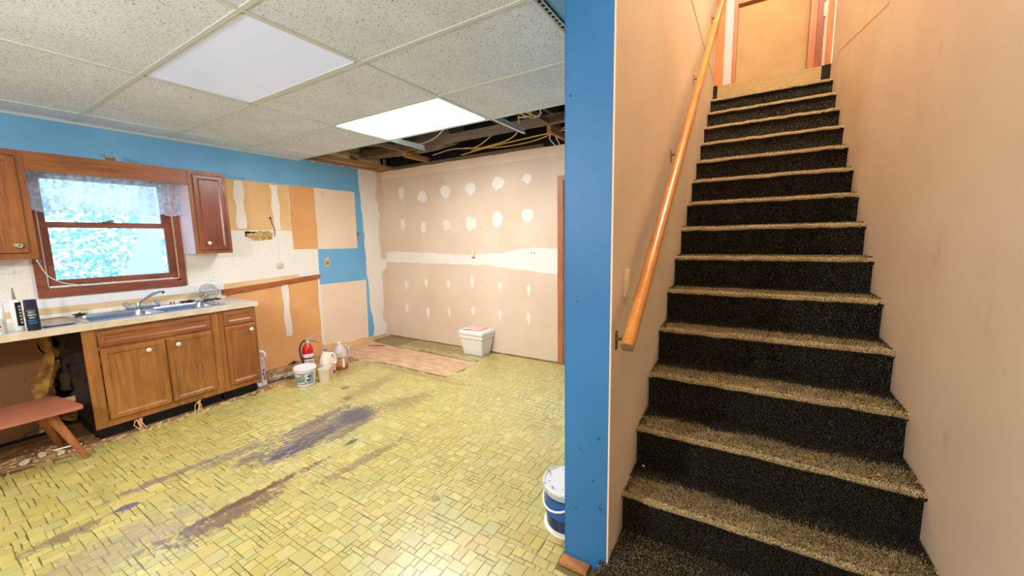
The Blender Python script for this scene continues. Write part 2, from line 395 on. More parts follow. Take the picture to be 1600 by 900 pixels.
platL([(YF,2.06),(1.86,2.06),(1.86,2.135),(3.545,2.135),(3.535,1.365),(2.945,1.372),(2.935,.913),(3.643,.909),(3.62,.06),(3.70,.045),(3.73,.2),(3.69,.5),(3.67,.95),(3.66,1.5),(3.64,2.0),(3.62,2.46),(YF,2.46)], 1, M['blue'], 'blue_paint', .01, .05, 4, only=(8,9,10,11,12,13,14,15), label='light blue painted area')
platL([(1.86,1.60),(2.632,1.60),(2.632,2.137),(1.86,2.137)], 1.2, M['tan_board'], 'bare_board', .004, .1, 5, label='tan unpainted patch where a cabinet hung')
platL([(2.636,1.378),(2.95,1.372),(2.955,2.14),(2.636,2.138)], 2.2, M['orange_board'], 'bare_board', .003, .1, 6, label='narrow orange tan unpainted patch')
platL([(2.955,1.372),(3.53,1.366),(3.54,2.136),(2.957,2.140)], 1.8, M['pale_board'], 'bare_board', .004, .08, 7, label='pale unpainted patch on the blue paint')
platL([(1.82,.0),(2.90,.0),(2.91,.94),(2.90,1.0),(1.82,.92)], 1.2, M['orange_board'], 'bare_board', .0, label='orange tan lower panel beside the cabinet')
platL([(2.90,.10),(3.60,.055),(3.642,.905),(2.935,.908),(2.91,.5)], 1.0, M['pale_board'], 'bare_board', .006, .07, 9, label='pale lower panel under the blue patch')
platL([(2.89,.0),(3.95,.0),(3.95,.06),(3.2,.08),(2.89,.13)], 1.3, M['tan_board'], 'scuffed_strip', .01, .06, 10)
for k, (cy, z0, z1, wd, s) in enumerate([(2.10,1.62,2.13,.055,11),(2.47,1.61,2.12,.05,12),(2.49,.34,.97,.045,13),(2.92,.14,.92,.022,14)]):
    n = 14; L = [(cy-wd*(.8+.16*math.sin(k*2+i*.8)), z0+(z1-z0)*i/n) for i in range(n+1)]; R = [(cy+wd*(.8+.16*math.sin(k*3+i*.7)), z0+(z1-z0)*i/n) for i in range(n+1)][::-1]
    platL(L+R, 3.0, M['compound'], 'compound_stripe', .006, .04, s)
platL([(3.66,2.48),(3.93,2.48),(3.90,2.1),(3.95,1.85),(3.91,1.5),(3.94,1.2),(4.03,1.18),(4.03,1.05),(3.93,1.0),(3.94,.6),(3.90,.3),(3.97,.2),(3.95,.05),(3.73,.05),(3.74,.2),(3.70,.5),(3.68,.95),(3.67,1.5),(3.65,2.0)], 2.6, M['compound'], 'joint_compound', .012, .05, 20)
platL([(3.90,.0),(YB,.0),(YB,2.52),(3.90,2.52)], .6, M['drywall'], 'bare_drywall')
# brown panel under the open end of the counter
MB().prism(ragged([(YF,.0),(.50,.0),(.53,.20),(.50,.36),(.57,.5),(.60,.62),(.57,.72),(.56,.88),(YF,.88)], .012, .05, 30, only=(1,2,3,4,5,6)), 0, XL-.003, XL+.008).build('brown_panel', M['darkpanel'], wall_left, label='brown panel under the counter, broken off at its right edge')
MB().box(XL-.139, XL-.12, HY0-.02, HY1+.02, -.1, HZ1).build('cavity_back', M['void'], wall_left)
MB().box(XL+.009, -4.60, YF, .62, -.0055, .006).build('dark_gap', M['void'], wall_left)
# splash strip, ledge
MB().box(XL, XL+.018, .30, 1.86, .985, 1.055).build('window_apron', M['white_paint'], wall_left)
MB().box(XL, XL+.014, .30, 1.80, .935, .985).build('backing_strip', M['splash'], wall_left)
MB().box(XL, XL+.012, .30, 1.87, .895, .935).build('backing_strip', M['wallpaper'], wall_left)
lp = lambda y: .985+.085*(y-1.87)/1.06
MB().prism([(1.84,.93),(2.93,1.005),(2.93,1.045),(1.84,.985)], 0, XL, XL+.035).build('ledge', M['ledge'], wall_left, bevel=.003, label='orange brown stained wood ledge')
MB().prism([(1.84,.985),(2.66,1.03),(2.66,1.075),(1.84,1.04)], 0, XL, XL+.012).build('rusty_strip', M['splash'], wall_left)
MB().prism([(2.66,1.04),(2.93,1.052),(2.93,1.105),(2.66,1.085)], 0, XL, XL+.02).build('white_strip', M['white_paint'], wall_left)
# back wall with a doorway at the right
DX0, DX1 = -1.775, -1.0
bw = MB(); bw.box(XL-.14, DX0, YB, YB+.12, -.006, 2.47); bw.box(DX1, XP0-.004, YB, YB+.12, -.006, 2.47); bw.box(DX0, DX1, YB, YB+.12, 2.10, 2.47)
wall_back = struct('wall_back', bw, M['drywall'])
def platB(poly, lay, mt, name, amp=0, step=.05, seed=1, **k):
    p = ragged(poly, amp, step, seed) if amp else poly
    return MB().prism(p, 1, YB-.0012*lay, YB+.003).build(name, mt, wall_back, **k)
platB([(-4.70,1.145),(-3.2,1.135),(-2.75,1.13),(-2.5,1.09),(-2.2,1.08),(-1.845,1.05),(-1.845,1.345),(-2.3,1.345),(-2.6,1.285),(-3.2,1.262),(-4.1,1.29),(-4.70,1.30)], 1, M['compound'], 'taped_joint', .008, .07, 40)
platB([(-4.70,2.36),(-1.76,2.36),(-1.76,2.47),(-4.70,2.47)], .8, M['pale_board'], 'bare_strip', .004, .2, 41)
SP = [(627,301,5,9),(660,307,7,9),(695,299,8,10),(735,295,8,9),(778,286,9,9),(824,279,7,7),(629,351,4,10),(662,355,4,9),(698,352,6,8),(736,349,8,11),(777,343,9,12),(824,336,8,10),
      (635,446,4,8),(666,443,4,8),(701,444,4,7),(738,441,4,10),(781,448,4,8),(826,454,4,10),(636,482,4,8),(669,490,4,10),(702,489,3,8),(739,486,4,8),(781,493,4,9),(826,499,4,10)]
def onback(px, py):
    d = r0*((px-800)/603.64)+r1*((py-450)/603.64)+r2; s = YB/d.y; return d.x*s, 1.466+d.z*s, (d*s).dot(r2)
for k, (px, py, hw, hh) in enumerate(SP):
    x, z, dep = onback(px, py); s = dep/603.64
    if k < 12: p = blob(x, z, hw*s*1.25, hh*s*1.0, 50+k, 14, .24)
    else: p = [(x-hw*s*.9, z+hh*s*.2), (x-hw*s*.4, z+hh*s*.9), (x+hw*s*.3, z+hh*s), (x+hw*s*.95, z+hh*s*.3), (x+hw*s*.6, z-hh*s*.4), (x+hw*s*.15, z-hh*s*1.05), (x-hw*s*.3, z-hh*s*.5)]; p = ragged(p, .004, .03, k)
    MB().prism(p, 1, YB-.0016, YB+.003).build('compound_spot', M['compound'], wall_back)
MB().box(XL, DX0-.07, YB-.006, YB, -.001, .012).build('floor_gap', M['dirt'], wall_back)
# door in back wall
dr = struct('door_1', MB().box(DX0+.012, DX1-.012, YB+.01, YB+.05, .01, 2.085), M['white_paint'], bevel=.003)
MB().box(DX0-.07, DX0, YB-.018, YB+.012, 0, 2.14).box(DX0, DX1+.07, YB-.018, YB+.012, 2.09, 2.14).box(DX1, DX1+.07, YB-.018, YB+.012, 0, 2.09).build('casing', M['doorwood'], dr, bevel=.003)
MB().lathe([(.0,0),(.022,.002),(.026,.015),(.014,.03),(.014,.05),(0,.05)], (DX1-.09, YB-.04, .95), 16, ax=1, cap=False).build('door_knob', M['brass'], dr, smooth=True)

# middle wall between kitchen and stairs, right wall, upstairs shell
ZT = 5.65
mw = struct('wall_middle', MB().box(XP0, XP1, YP, 5.42, 0, 2.46).box(XP0, XP1, YP-.0, 5.42, 2.46, ZT), M['cream_stair'])
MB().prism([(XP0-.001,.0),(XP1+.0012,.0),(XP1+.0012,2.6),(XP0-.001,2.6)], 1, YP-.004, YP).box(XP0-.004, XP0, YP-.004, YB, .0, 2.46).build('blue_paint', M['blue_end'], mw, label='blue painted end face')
for k, (x, z, a) in enumerate(((-.60,1.20,.4),(-.52,.42,1.2),(-.49,.30,.2),(-.60,.26,1.0),(-.63,2.02,.3),(-.50,.62,.8),(-.58,.55,.1))):
    MB().prism(blob(x, z, .004+.002*(k%3), .007, 200+k, 7, .3), 1, YP-.0052, YP-.0042).build('paint_nick', mat('dark_blue_nick', (34,78,120), .5), mw)
MB().box(XP1-.002, XP1+.004, YP-.0055, YP+.006, 0, 2.6).build('corner_bead', M['pale_board'], mw)
def seam(y0,z0,y1,z1,x,sg):
    return MB().add([(x,y0,z0-.003),(x,y1,z1-.003),(x,y1,z1+.003),(x,y0,z0+.003),(x+sg*.002,y0,z0-.003),(x+sg*.002,y1,z1-.003),(x+sg*.002,y1,z1+.003),(x+sg*.002,y0,z0+.003)],[(0,1,2,3),(4,5,6,7),(0,1,5,4),(1,2,6,5),(2,3,7,6),(3,0,4,7)])
seam(1.52,3.12,5.4,3.27,XP1,1).build('board_seam', M['leg'], mw)
wr = struct('wall_right', MB().box(XR, XR+.12, YF, 5.42, 0, ZT), M['cream_stair'])
seam(3.27,2.80,4.98,3.17,XR,-1).build('board_seam', M['tan_board'], wr)
MB().box(XR-.006, XR+.0, 5.34, 5.42, 3.20, ZT).build('corner_bead', M['white_paint'], wr)
MB().box(XL-.14, XR+.12, YF-.12, YF, 0, 3.0).build('wall_front', M['cream_stair'], kind='structure')
# stair opening header and upstairs
MB().box(XP1, XR, .9, 1.02, ZC, ZT).build('trim_1', M['cream_stair'], kind='structure')
MB().box(XP0-.6, XR+.6, .9, 8.4, ZT, ZT+.1).build('ceiling_upper', M['white_paint'], kind='structure')
UZ = 3.203
up = struct('floor_upper', MB().box(-1.6, 1.6, 5.42, 8.4, UZ-.2, UZ-.01), M['carpet_tan'])
# hall frame at the head of the stairs
HX0, HX1, HY = -.30, .53, 5.9
HA = mat('hall_wall_paint', (238,200,140), .6, c2=(230,188,124), ns=3)
hw = MB(); hw.box(-1.6, 1.6, 7.3, 7.4, UZ-.1, ZT); hw.box(-1.7, -1.6, 5.4, 7.4, UZ-.1, ZT); hw.box(1.6, 1.7, 5.4, 7.4, UZ-.1, ZT); hw.box(-1.6, XP0, 5.32, 5.42, UZ-.1, ZT); hw.box(XR+.1, 1.6, 5.32, 5.42, UZ-.1, ZT)
wh = struct('wall_hall', hw, HA)
d2 = struct('door_2', MB().box(-.66,-.366,5.50,5.58,UZ,ZT), M['hallwood'])
MB().box(-.366,-.280,5.515,5.54,UZ,ZT).build('white_edge', mat('pale_door_edge', (206,196,204), .5), d2)
MB().box(-.280,-.242,5.50,5.66,UZ,ZT).build('jamb', M['doorwood'], d2, bevel=.004)
MB().box(.588,.80,5.50,5.58,UZ,ZT).build('jamb', M['hallwood'], d2, bevel=.004)
MB().box(.502,.562,5.49,5.53,UZ,ZT).build('casing', M['casing'], d2, bevel=.004)
MB().box(.562,.586,5.49,5.505,UZ,ZT).build('metal_strip', M['chrome'], d2, label='bright metal strip')
MB().box(.548,.572,5.475,5.49,3.72,3.86).build('hinge', M['chrome'], d2)
MB().box(.440,.502,5.52,5.68,UZ,ZT).build('jamb', M['doorwood'], d2, bevel=.004)
MB().box(-.66,.80,5.58,5.68,4.13,4.23).build('door_head', M['hallwood'], d2)

# ------------------------------------------------------------------ window
win = struct('window_1', MB().box(XL-.12, XL-.0, WY0, WY0+.02, WZ0, WZ1).box(XL-.12, XL, WY1-.02, WY1, WZ0, WZ1).box(XL-.12, XL, WY0, WY1, WZ0, WZ0+.02).box(XL-.12, XL, WY0, WY1, WZ1-.02, WZ1), M['casing'])
cs = MB(); c0, c1 = .618, 1.556
cs.prism([(c0,1.064),(c1,1.064),(c1-.085,1.135),(c0+.065,1.135)], 0, XL, XL+.02)
MB().prism([(c0,1.064),(c1,1.064),(c1-.075,1.135),(c0+.055,1.135)], 0, XL, XL+.022).build('casing', M['casing'], win, bevel=.003)
MB().prism([(c0,1.064),(c0+.055,1.135),(c0+.055,2.05),(c0,2.1)], 0, XL, XL+.022).build('casing', M['casing'], win, bevel=.003)
MB().prism([(c1,1.064),(c1,2.1),(c1-.05,2.05),(c1-.05,1.135)], 0, XL, XL+.022).build('casing', M['casing'], win, bevel=.003)
MB().prism([(c0,2.1),(c0+.055,2.05),(c1-.05,2.05),(c1,2.1)], 0, XL, XL+.022).build('casing', M['casing'], win, bevel=.003)
MB().box(XL-.012, XL+.012, .672, .682, 1.14, 2.04).box(XL-.012, XL+.012, 1.498, 1.508, 1.14, 2.04).box(XL-.012, XL+.012, .672, 1.508, 1.136, 1.146).build('stop_bead', mat('light_bead', (226,190,160), .4), win)
def sash(name, x, z0, z1, b, lab):
    s = MB().box(x-.03, x, .685, .728, z0, z1).box(x-.03, x, 1.442, 1.497, z0, z1).box(x-.03, x, .728, 1.442, z0, z0+b).box(x-.03, x, .728, 1.442, z1-.042, z1)
    o = s.build('sash', M['casing'], win, bevel=.002, label=lab)
    MB().box(x-.017, x-.013, .728, 1.442, z0+b, z1-.042).build('pane', WG, o)
    return o
t = NT('window_glass'); t.p.inputs['Base Color'].default_value = (.9,.97,1,1); t.rough(.02)
mx = t.n('ShaderNodeMixShader'); tr = t.n('ShaderNodeBsdfTransparent'); gl = t.n('ShaderNodeBsdfGlossy'); gl.inputs['Roughness'].default_value = .02; tr.inputs[0].default_value = (.93,.97,1,1)
mx.inputs[0].default_value = .06; t.l(tr.outputs[0], mx.inputs[1]); t.l(gl.outputs[0], mx.inputs[2]); t.l(mx.outputs[0], t.t.nodes['Material Output'].inputs[0]); WG = t.m
lo = sash('lower', XL-.012, 1.148, 1.655, .05, 'lower sash')
sash('upper', XL-.055, 1.63, 2.04, .03, 'upper sash')
MB().box(XL-.012, XL+.008, 1.03, 1.10, 1.655, 1.667).tube([(XL+.0,1.065,1.667),(XL+.012,1.065,1.672),(XL+.022,1.10,1.674)], .005, 6).build('latch', M['brass'], lo, smooth=True)
for yy in (.82, 1.33): MB().box(XL-.012, XL+.004, yy-.04, yy+.04, 1.165, 1.175).build('lift', M['leg'], lo, bevel=.002)
# outside the window
MB().box(-30, -4.95, -18, 22, -.9, -.6).build('ground', mat('pale_lawn', (150,196,170), .9, c2=(120,170,140), ns=2), kind='structure')
hv = MB(); q = random.Random(5)
for k in range(24000):
    y = q.uniform(-3.5, 5.8); z = q.uniform(-.6, 2.1+.45*noise.noise(Vector((y*.6,0,3)))); x = -8.6+q.uniform(-.5,.5)+.35*noise.noise(Vector((y*.8,z*.8,0)))
    a, b = q.uniform(0, 6.28), q.uniform(-1, 1); L = q.uniform(.02, .055); u = Vector((math.cos(a)*.6, math.sin(a), b)).normalized()*L; v = u.cross(Vector((q.uniform(-1,1),q.uniform(-1,1),q.uniform(-1,1)))).normalized()*L*.45; p = Vector((x,y,z))
    hv.add([p-u, p+v, p+u, p-v], [(0,1,2,3)])
hedge = hv.build('hedge', mat('hedge_leaves', (196,222,216), .8, c2=(184,216,212), ns=4), fix=False)
tag(hedge, 'pale leafy hedge standing outside behind the kitchen window', 'hedge')
MB().prism([(1.1,-.6),(2.2,-.6),(2.2,2.7),(2.08,2.7),(2.0,1.62)], 0, -7.45, -7.4).build('garden_board', mat('white_board', (250,250,250), .7))
tag(bpy.data.objects['garden_board'], 'white sloping board with an upright post standing outside, seen through the window', 'board')

# sheer valance curtain
def cur(u, v):
    y = .64+u*.90; z = 2.045-v*(.30+.018*abs(math.sin(u*math.pi*7)))
    x = XL+.10+.018*math.sin(u*46+1.3*math.sin(u*9))*(0.35+v)+.008*math.sin(u*101+v*3)
    return (x, y, z)
t = NT('sheer_lace'); t.p.inputs['Base Color'].default_value = (.86,.86,.97,1)
mx = t.n('ShaderNodeMixShader'); tr = t.n('ShaderNodeBsdfTransparent'); df = t.n('ShaderNodeBsdfTranslucent'); df.inputs[0].default_value = (.86,.88,.98,1); d2_ = t.n('ShaderNodeBsdfDiffuse'); d2_.inputs[0].default_value = (.85,.86,.96,1); m2 = t.n('ShaderNodeMixShader'); m2.inputs[0].default_value = .5
t.l(df.outputs[0], m2.inputs[1]); t.l(d2_.outputs[0], m2.inputs[2]); t.l(tr.outputs[0], mx.inputs[1]); t.l(m2.outputs[0], mx.inputs[2])
fl = t.ramp(t.noise(38, 3), [(.45, (.58,.58,.58)), (.6, (.85,.85,.85))]); t.l(fl, mx.inputs[0]); t.l(mx.outputs[0], t.t.nodes['Material Output'].inputs[0])
vc = thing('curtain_valance', 'short sheer white lace curtain with a scalloped hem across the window top', 'curtain', (XL+.10, 1.09, 1.72))
MB().grid(cur, 150, 12).build('sheer_panel', t.m, vc, smooth=True)
MB().tube([(XL+.10,.63,2.045),(XL+.10,1.545,2.045)], .006, 8).build('rod', M['white_pl'], vc)
MB().tube([Vector(cur(k/150, 1))+Vector((.001,0,0)) for k in range(151)], .0022, 4).build('hem', M['white_pl'], vc)

# ================================================================== CEILING
ceil = MB(); rail = []
GX = [-4.70, -4.385, -3.125, -1.91, -.82]; GY = [2.81, 2.175, 1.545, .935, .31, -.31, -.93, -1.55, -2.17, -2.6]
ceiling = struct('ceiling', MB().box(XP0-.001+.12, XR, YF, .9, ZC, ZC+.05).box(-.76, XP0+.12, YF, 1.5, ZC+.02, ZC+.06), M['white_paint'])
MB().box(-.80,-.655,YF,1.5,ZC-.002,ZC+.02).box(-.80,-.655,1.5,2.81,ZC-.002,ZC+.02).build('soffit', M['blue'], ceiling, label='light blue strip along the middle wall')
for a in range(4):
    for b in range(9):
        if (a, b) in ((2, 0), (2, 2), (2, 7), (1, 5)): continue
        x0, x1, y0, y1 = GX[a], GX[a+1], GY[b+1], GY[b]
        MB().box(x0+.002, x1-.002, y0+.002, y1-.002, ZC+.001, ZC+.016).build('ceiling_tile', M['tile'], ceiling, bevel=.002)
for x in GX[1:4]:
    MB().box(x-.012, x+.012, YF, 2.81, ZC-.006, ZC+.0008).box(x-.0015, x+.0015, YF, 2.81, ZC+.0008, ZC+.035).build('grid_rail', M['gridrail'], ceiling)
for y in GY[:-1]:
    MB().box(XL, -.82, y-.011, y+.011, ZC-.0045, ZC+.0006).build('grid_rail', M['gridrail'], ceiling)
MB().box(XL, XL+.02, YF, 2.81, ZC-.003, ZC).box(XL,XL+.003,YF,2.81,ZC-.02,ZC).build('wall_angle', M['gridrail'], ceiling)
# rail ends that stick into the open gap
for x, y1 in ((-4.385,3.98),(-3.125,3.30),(-1.885,3.36)):
    MB().box(x-.012, x+.012, 2.81, y1, ZC-.006, ZC).box(x-.002, x+.002, 2.81, y1, ZC, ZC+.035).box(x-.006, x+.006, 2.81, y1, ZC+.035, ZC+.04).build('grid_rail', M['gridrail'] if x > -4 else M['rawpine'], ceiling)
# slotted wall angle above the post
sa = MB()
xs0, xs1 = -.822, -.785; yy = .5
while yy < 2.4:
    sa.box(xs0, xs1, yy, yy+.010, ZC-.010, ZC-.007); sa.box(xs0, xs0+.011, yy+.010, yy+.034, ZC-.010, ZC-.007); sa.box(xs1-.011, xs1, yy+.010, yy+.034, ZC-.010, ZC-.007); yy += .034
sa.box(xs1-.003, xs1, .5, 2.4, ZC-.010, ZC+.02)
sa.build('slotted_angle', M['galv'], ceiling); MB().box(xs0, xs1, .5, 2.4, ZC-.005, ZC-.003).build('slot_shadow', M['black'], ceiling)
# structure over the open gap
MB().box(XL-.14, XP0, YF, YB+.12, 3.0, 3.05).build('subfloor_above', M['oldjoist'], ceiling)
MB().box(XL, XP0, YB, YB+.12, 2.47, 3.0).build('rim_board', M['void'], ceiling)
J = []
for x in (-4.45, -3.80, -3.15, -2.50, -1.85, -1.20):
    MB().box(x-.02, x+.02, 1.0, YB, 2.76, 3.0).build('joist', M['oldjoist'], ceiling)
MB().box(XL, XP0, 3.52, 3.56, 2.552, 2.64).build('cross_beam', M['oldjoist'], ceiling)
for x0, y0 in ((-3.72, 3.0), (-1.72, 2.95)):
    MB().box(x0-.02, x0+.02, y0, 3.80, 2.555, 2.60).build('strapping', M['oldjoist'], ceiling)
    MB().box(x0-.045, x0-.005, 3.60, 4.02, 2.50, 2.56).build('strapping_end', M['rawpine'], ceiling, label='clean orange wood block')
MB().box(XL+.02, XL+.05, 2.6, YB, 2.462, 2.49).build('strapping', M['rawpine'], ceiling)
MB().box(XL, -2.0, 3.98, 4.03, 2.475, 2.50).build('strapping', M['oldjoist'], ceiling)
MB().box(XL+.0, XL+.25, 3.86, 3.98, 2.47, 2.50).box(-4.52,-4.49,3.92,3.95,2.47,2.62).build('blocking', M['rawpine'], ceiling)
dk = mat('dark_wrap', (46,40,36), .35, c2=(20,17,15), ns=7)
duct = thing('air_duct', 'dark wrapped round duct above the open ceiling gap', 'duct', (-4.1,3.3,2.6))
MB().tube([(-4.3+.05*k, 2.6+.14*k, 2.80+.02*math.sin(k*2)) for k in range(9)], [.17,.18,.165,.185,.17,.18,.165,.18,.17], 16).build('duct_body', dk, duct, smooth=True)
MB().tube([(-4.62,3.70,2.68),(-4.2,3.72,2.70),(-3.8,3.74,2.66),(-3.4,3.78,2.70),(-3.1,3.8,2.72)], [.10,.13,.11,.13,.12], 14).build('duct_branch', mat('grey_duct_wrap', (120,108,94), .5, c2=(70,60,52), ns=6), duct, smooth=True)
ins = thing('insulation_batt', 'yellow insulation strip above the gap next to the window wall', 'insulation', (-4.45,3.3,2.6))
MB().tube([(-4.5,2.9+.1*k,2.60+.015*math.sin(k*1.9)) for k in range(10)], [.03+.012*math.sin(k*2.2) for k in range(10)], 8).build('fibre_roll', mat('yellow_fibre', (186,150,84), .95, c2=(120,92,50), ns=25, bump=.8), ins, smooth=True)
cables = [('yellow electric cable curving from the ceiling tile edge down to the wires', [(-1.62,2.84,2.62),(-1.58,2.9,2.52),(-1.66,3.05,2.50),(-1.86,3.2,2.56)], (214,176,76)),
 ('long yellow cable running low across the gap, right end at the wood block', [(-1.40,3.80,2.56),(-1.9,3.82,2.55),(-2.3,3.85,2.54),(-2.7,3.86,2.52),(-3.1,3.92,2.50)], (216,180,80)),
 ('yellow cable sagging just above the spotted wall top', [(-1.55,3.78,2.60),(-1.95,3.84,2.52),(-2.25,3.86,2.50),(-2.6,3.90,2.52),(-3.0,3.86,2.56)], (206,168,70)),
 ('white cable looping down beside the right wood block', [(-1.72,3.6,2.64),(-1.78,3.75,2.56),(-1.88,3.90,2.52),(-1.86,4.0,2.46)], (226,214,196)),
 ('pair end of white cable hanging straight beside the loop', [(-1.84,3.62,2.64),(-1.80,3.8,2.56),(-1.80,3.98,2.46)], (230,220,204)),
 ('thin white cable arching under the tile edge right of the lit panel', [(-1.95,2.86,2.62),(-1.80,2.98,2.56),(-1.66,3.10,2.50),(-1.62,3.2,2.56)], (222,206,184)),
 ('short white cable hooked beside the yellow loop', [(-1.86,2.86,2.62),(-1.70,3.0,2.54),(-1.60,3.1,2.50),(-1.56,3.06,2.56)], (222,206,184)),
 ('thin grey wire drooping below the dark sheet left of centre', [(-3.6,3.2,2.60),(-3.3,3.3,2.53),(-3.0,3.3,2.55),(-2.7,3.2,2.62)], (170,160,150)),
 ('pale wire lying along the cross beam in the gap', [(-3.55,3.9,2.55),(-3.1,3.75,2.54),(-2.8,3.8,2.53),(-2.4,3.6,2.58)], (196,170,140)),
 ('yellow cable branching up to the cross beam', [(-2.9,3.86,2.52),(-2.4,3.8,2.54),(-2.1,3.6,2.56),(-2.0,3.45,2.66)], (206,166,76))]
def smoothpath(p, n=24):
    p = [Vector(q) for q in p]; P = [p[0]*2-p[1]]+p+[p[-1]*2-p[-2]]; out = []
    for i in range(len(p)-1):
        a,b,c,d = P[i:i+4]
        for k in range(n//(len(p)-1)+1):
            t = k/(n//(len(p)-1)+1); out.append(.5*((2*b)+(c-a)*t+(2*a-5*b+4*c-d)*t*t+(3*b-a-3*c+d)*t**3))
    return out+[p[-1]]
for lab, pts, c in cables:
    tag(MB().tube(smoothpath(pts), .006, 6).build('electric_cable', mat('cable_sheath', c, .5), smooth=True), lab, 'cable', 'loose cables above the open ceiling gap')

# ceiling light panels
def panel(name, lab, x0, x1, y0, y1, mt, flat=True):
    T = thing(name, lab, 'light', ((x0+x1)/2, (y0+y1)/2, ZC))
    MB().box(x0+.012, x1-.012, y0+.012, y1-.012, ZC+.004, ZC+.008).build('diffuser', mt, T)
    MB().box(x0,x0+.014,y0,y1,ZC-.003,ZC+.02).box(x1-.014,x1,y0,y1,ZC-.003,ZC+.02).box(x0,x1,y0,y0+.014,ZC-.003,ZC+.02).box(x0,x1,y1-.014,y1,ZC-.003,ZC+.02).build('frame', M['gridrail'], T)
    MB().box(x0+.01,x1-.01,y0+.01,y1-.01,ZC+.05,ZC+.09).build('housing', M['galv'], T)
panel('ceiling_light', 'wide faintly lit ceiling light panel, nearer of the two in view', -3.112,-1.922,.948,1.532,M['dim'])
panel('ceiling_light', 'brightly lit white ceiling light panel beside the open ceiling gap', -3.112,-1.922,2.188,2.797,M['lit'])
panel('ceiling_light', 'added ceiling fill panel behind the camera, over the kitchen floor', -3.112,-1.922,-2.157,-1.563,M['lit_fill'])  # unseen panel added to brighten the kitchen
panel('ceiling_light', 'added ceiling fill panel nearer the window wall, beside the camera', -4.37,-3.14,-.917,-.323,M['lit_fill'])  # second unseen panel, also added as fill

# ================================================================== STAIRS
st = thing('staircase', 'straight staircase covered in dark carpet rising between two cream walls', 'staircase', (.088, 1.7, 0))
RISE, RUN, Y0, Z0 = .2092, .2636, 1.97, .483
def step_profile(y, z, zb):
    # carpet profile from the foot of the riser, over the nosing, to the back of the tread
    P = [(y+.028, zb+(z-.045-zb)*k/6) for k in range(7)]
    for k in range(1, 9):
        a = math.pi*(1.5-k/8); P.append((y+.022+.022*math.cos(a), z-.022+.022*math.sin(a)))
    P += [(y+.03+(RUN-.0)*k/7, z-(.004 if k else 0)) for k in range(1, 8)]
    return P
def step(k, front=None):
    y = Y0+RUN*k; z = Z0+RISE*k; zb = z-RISE-.006
    if k == -1: zb = .05
    P = step_profile(y, z, zb); nx = 40; vs = []; fs = []
    w = XR-XP1
    for i in range(nx+1):
        x = XP1+w*i/nx
        for j, (py, pz) in enumerate(P):
            q = .004 if 0 < j < len(P)-1 else 0
            e = min(1, min(i, nx-i)/2)
            dy = noise.noise(Vector((x*9, py*9, pz*9+k*5)))*q*2; dz = noise.noise(Vector((x*11+5, py*8, k*3)))*q*1.6
            # the carpet sinks a little at both ends of every nosing
            if z > 0 and j > 6: dz -= .006*(1-e)
            vs.append((x, py+dy, pz+dz))
    n = len(P)
    m_ = MB().add(vs, [(i*n+j, (i+1)*n+j, (i+1)*n+j+1, i*n+j+1) for i in range(nx) for j in range(n-1)])
    o = m_.build('carpeted_step', M['carpet'], st, smooth=True, fix=False)
    o.data.materials.append(M['carpet_toplit'])
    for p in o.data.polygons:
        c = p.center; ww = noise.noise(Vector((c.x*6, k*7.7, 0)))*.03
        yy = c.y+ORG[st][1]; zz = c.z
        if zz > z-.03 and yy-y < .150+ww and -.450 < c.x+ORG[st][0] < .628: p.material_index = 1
    # solid body below the carpet
    MB().box(XP1, XR, y+.034, y+RUN+.03, max(0, zb-.02), z-.012).build('step_body', M['carpet'], o)
    return o
steps = {}
for k in range(-1, 12): steps[k] = step(k)
# last riser: tan carpet with dark ends, then landing
yl, zl = Y0+RUN*12, Z0+RISE*12
steps[12] = step(12)
y13 = Y0+RUN*13
MB().box(XP1+.045, XR-.075, y13-.006, y13+.05, zl-.01, UZ).build('top_riser', M['carpet_tan'], st, bevel=.004, label='tan carpeted top riser')
MB().box(XP1, XP1+.045, y13-.008, y13+.05, zl-.01, UZ+.003).build('riser_end', M['carpet'], st)
MB().box(XR-.075, XR, y13-.008, y13+.05, zl-.01, UZ+.003).build('riser_end', M['carpet'], st)
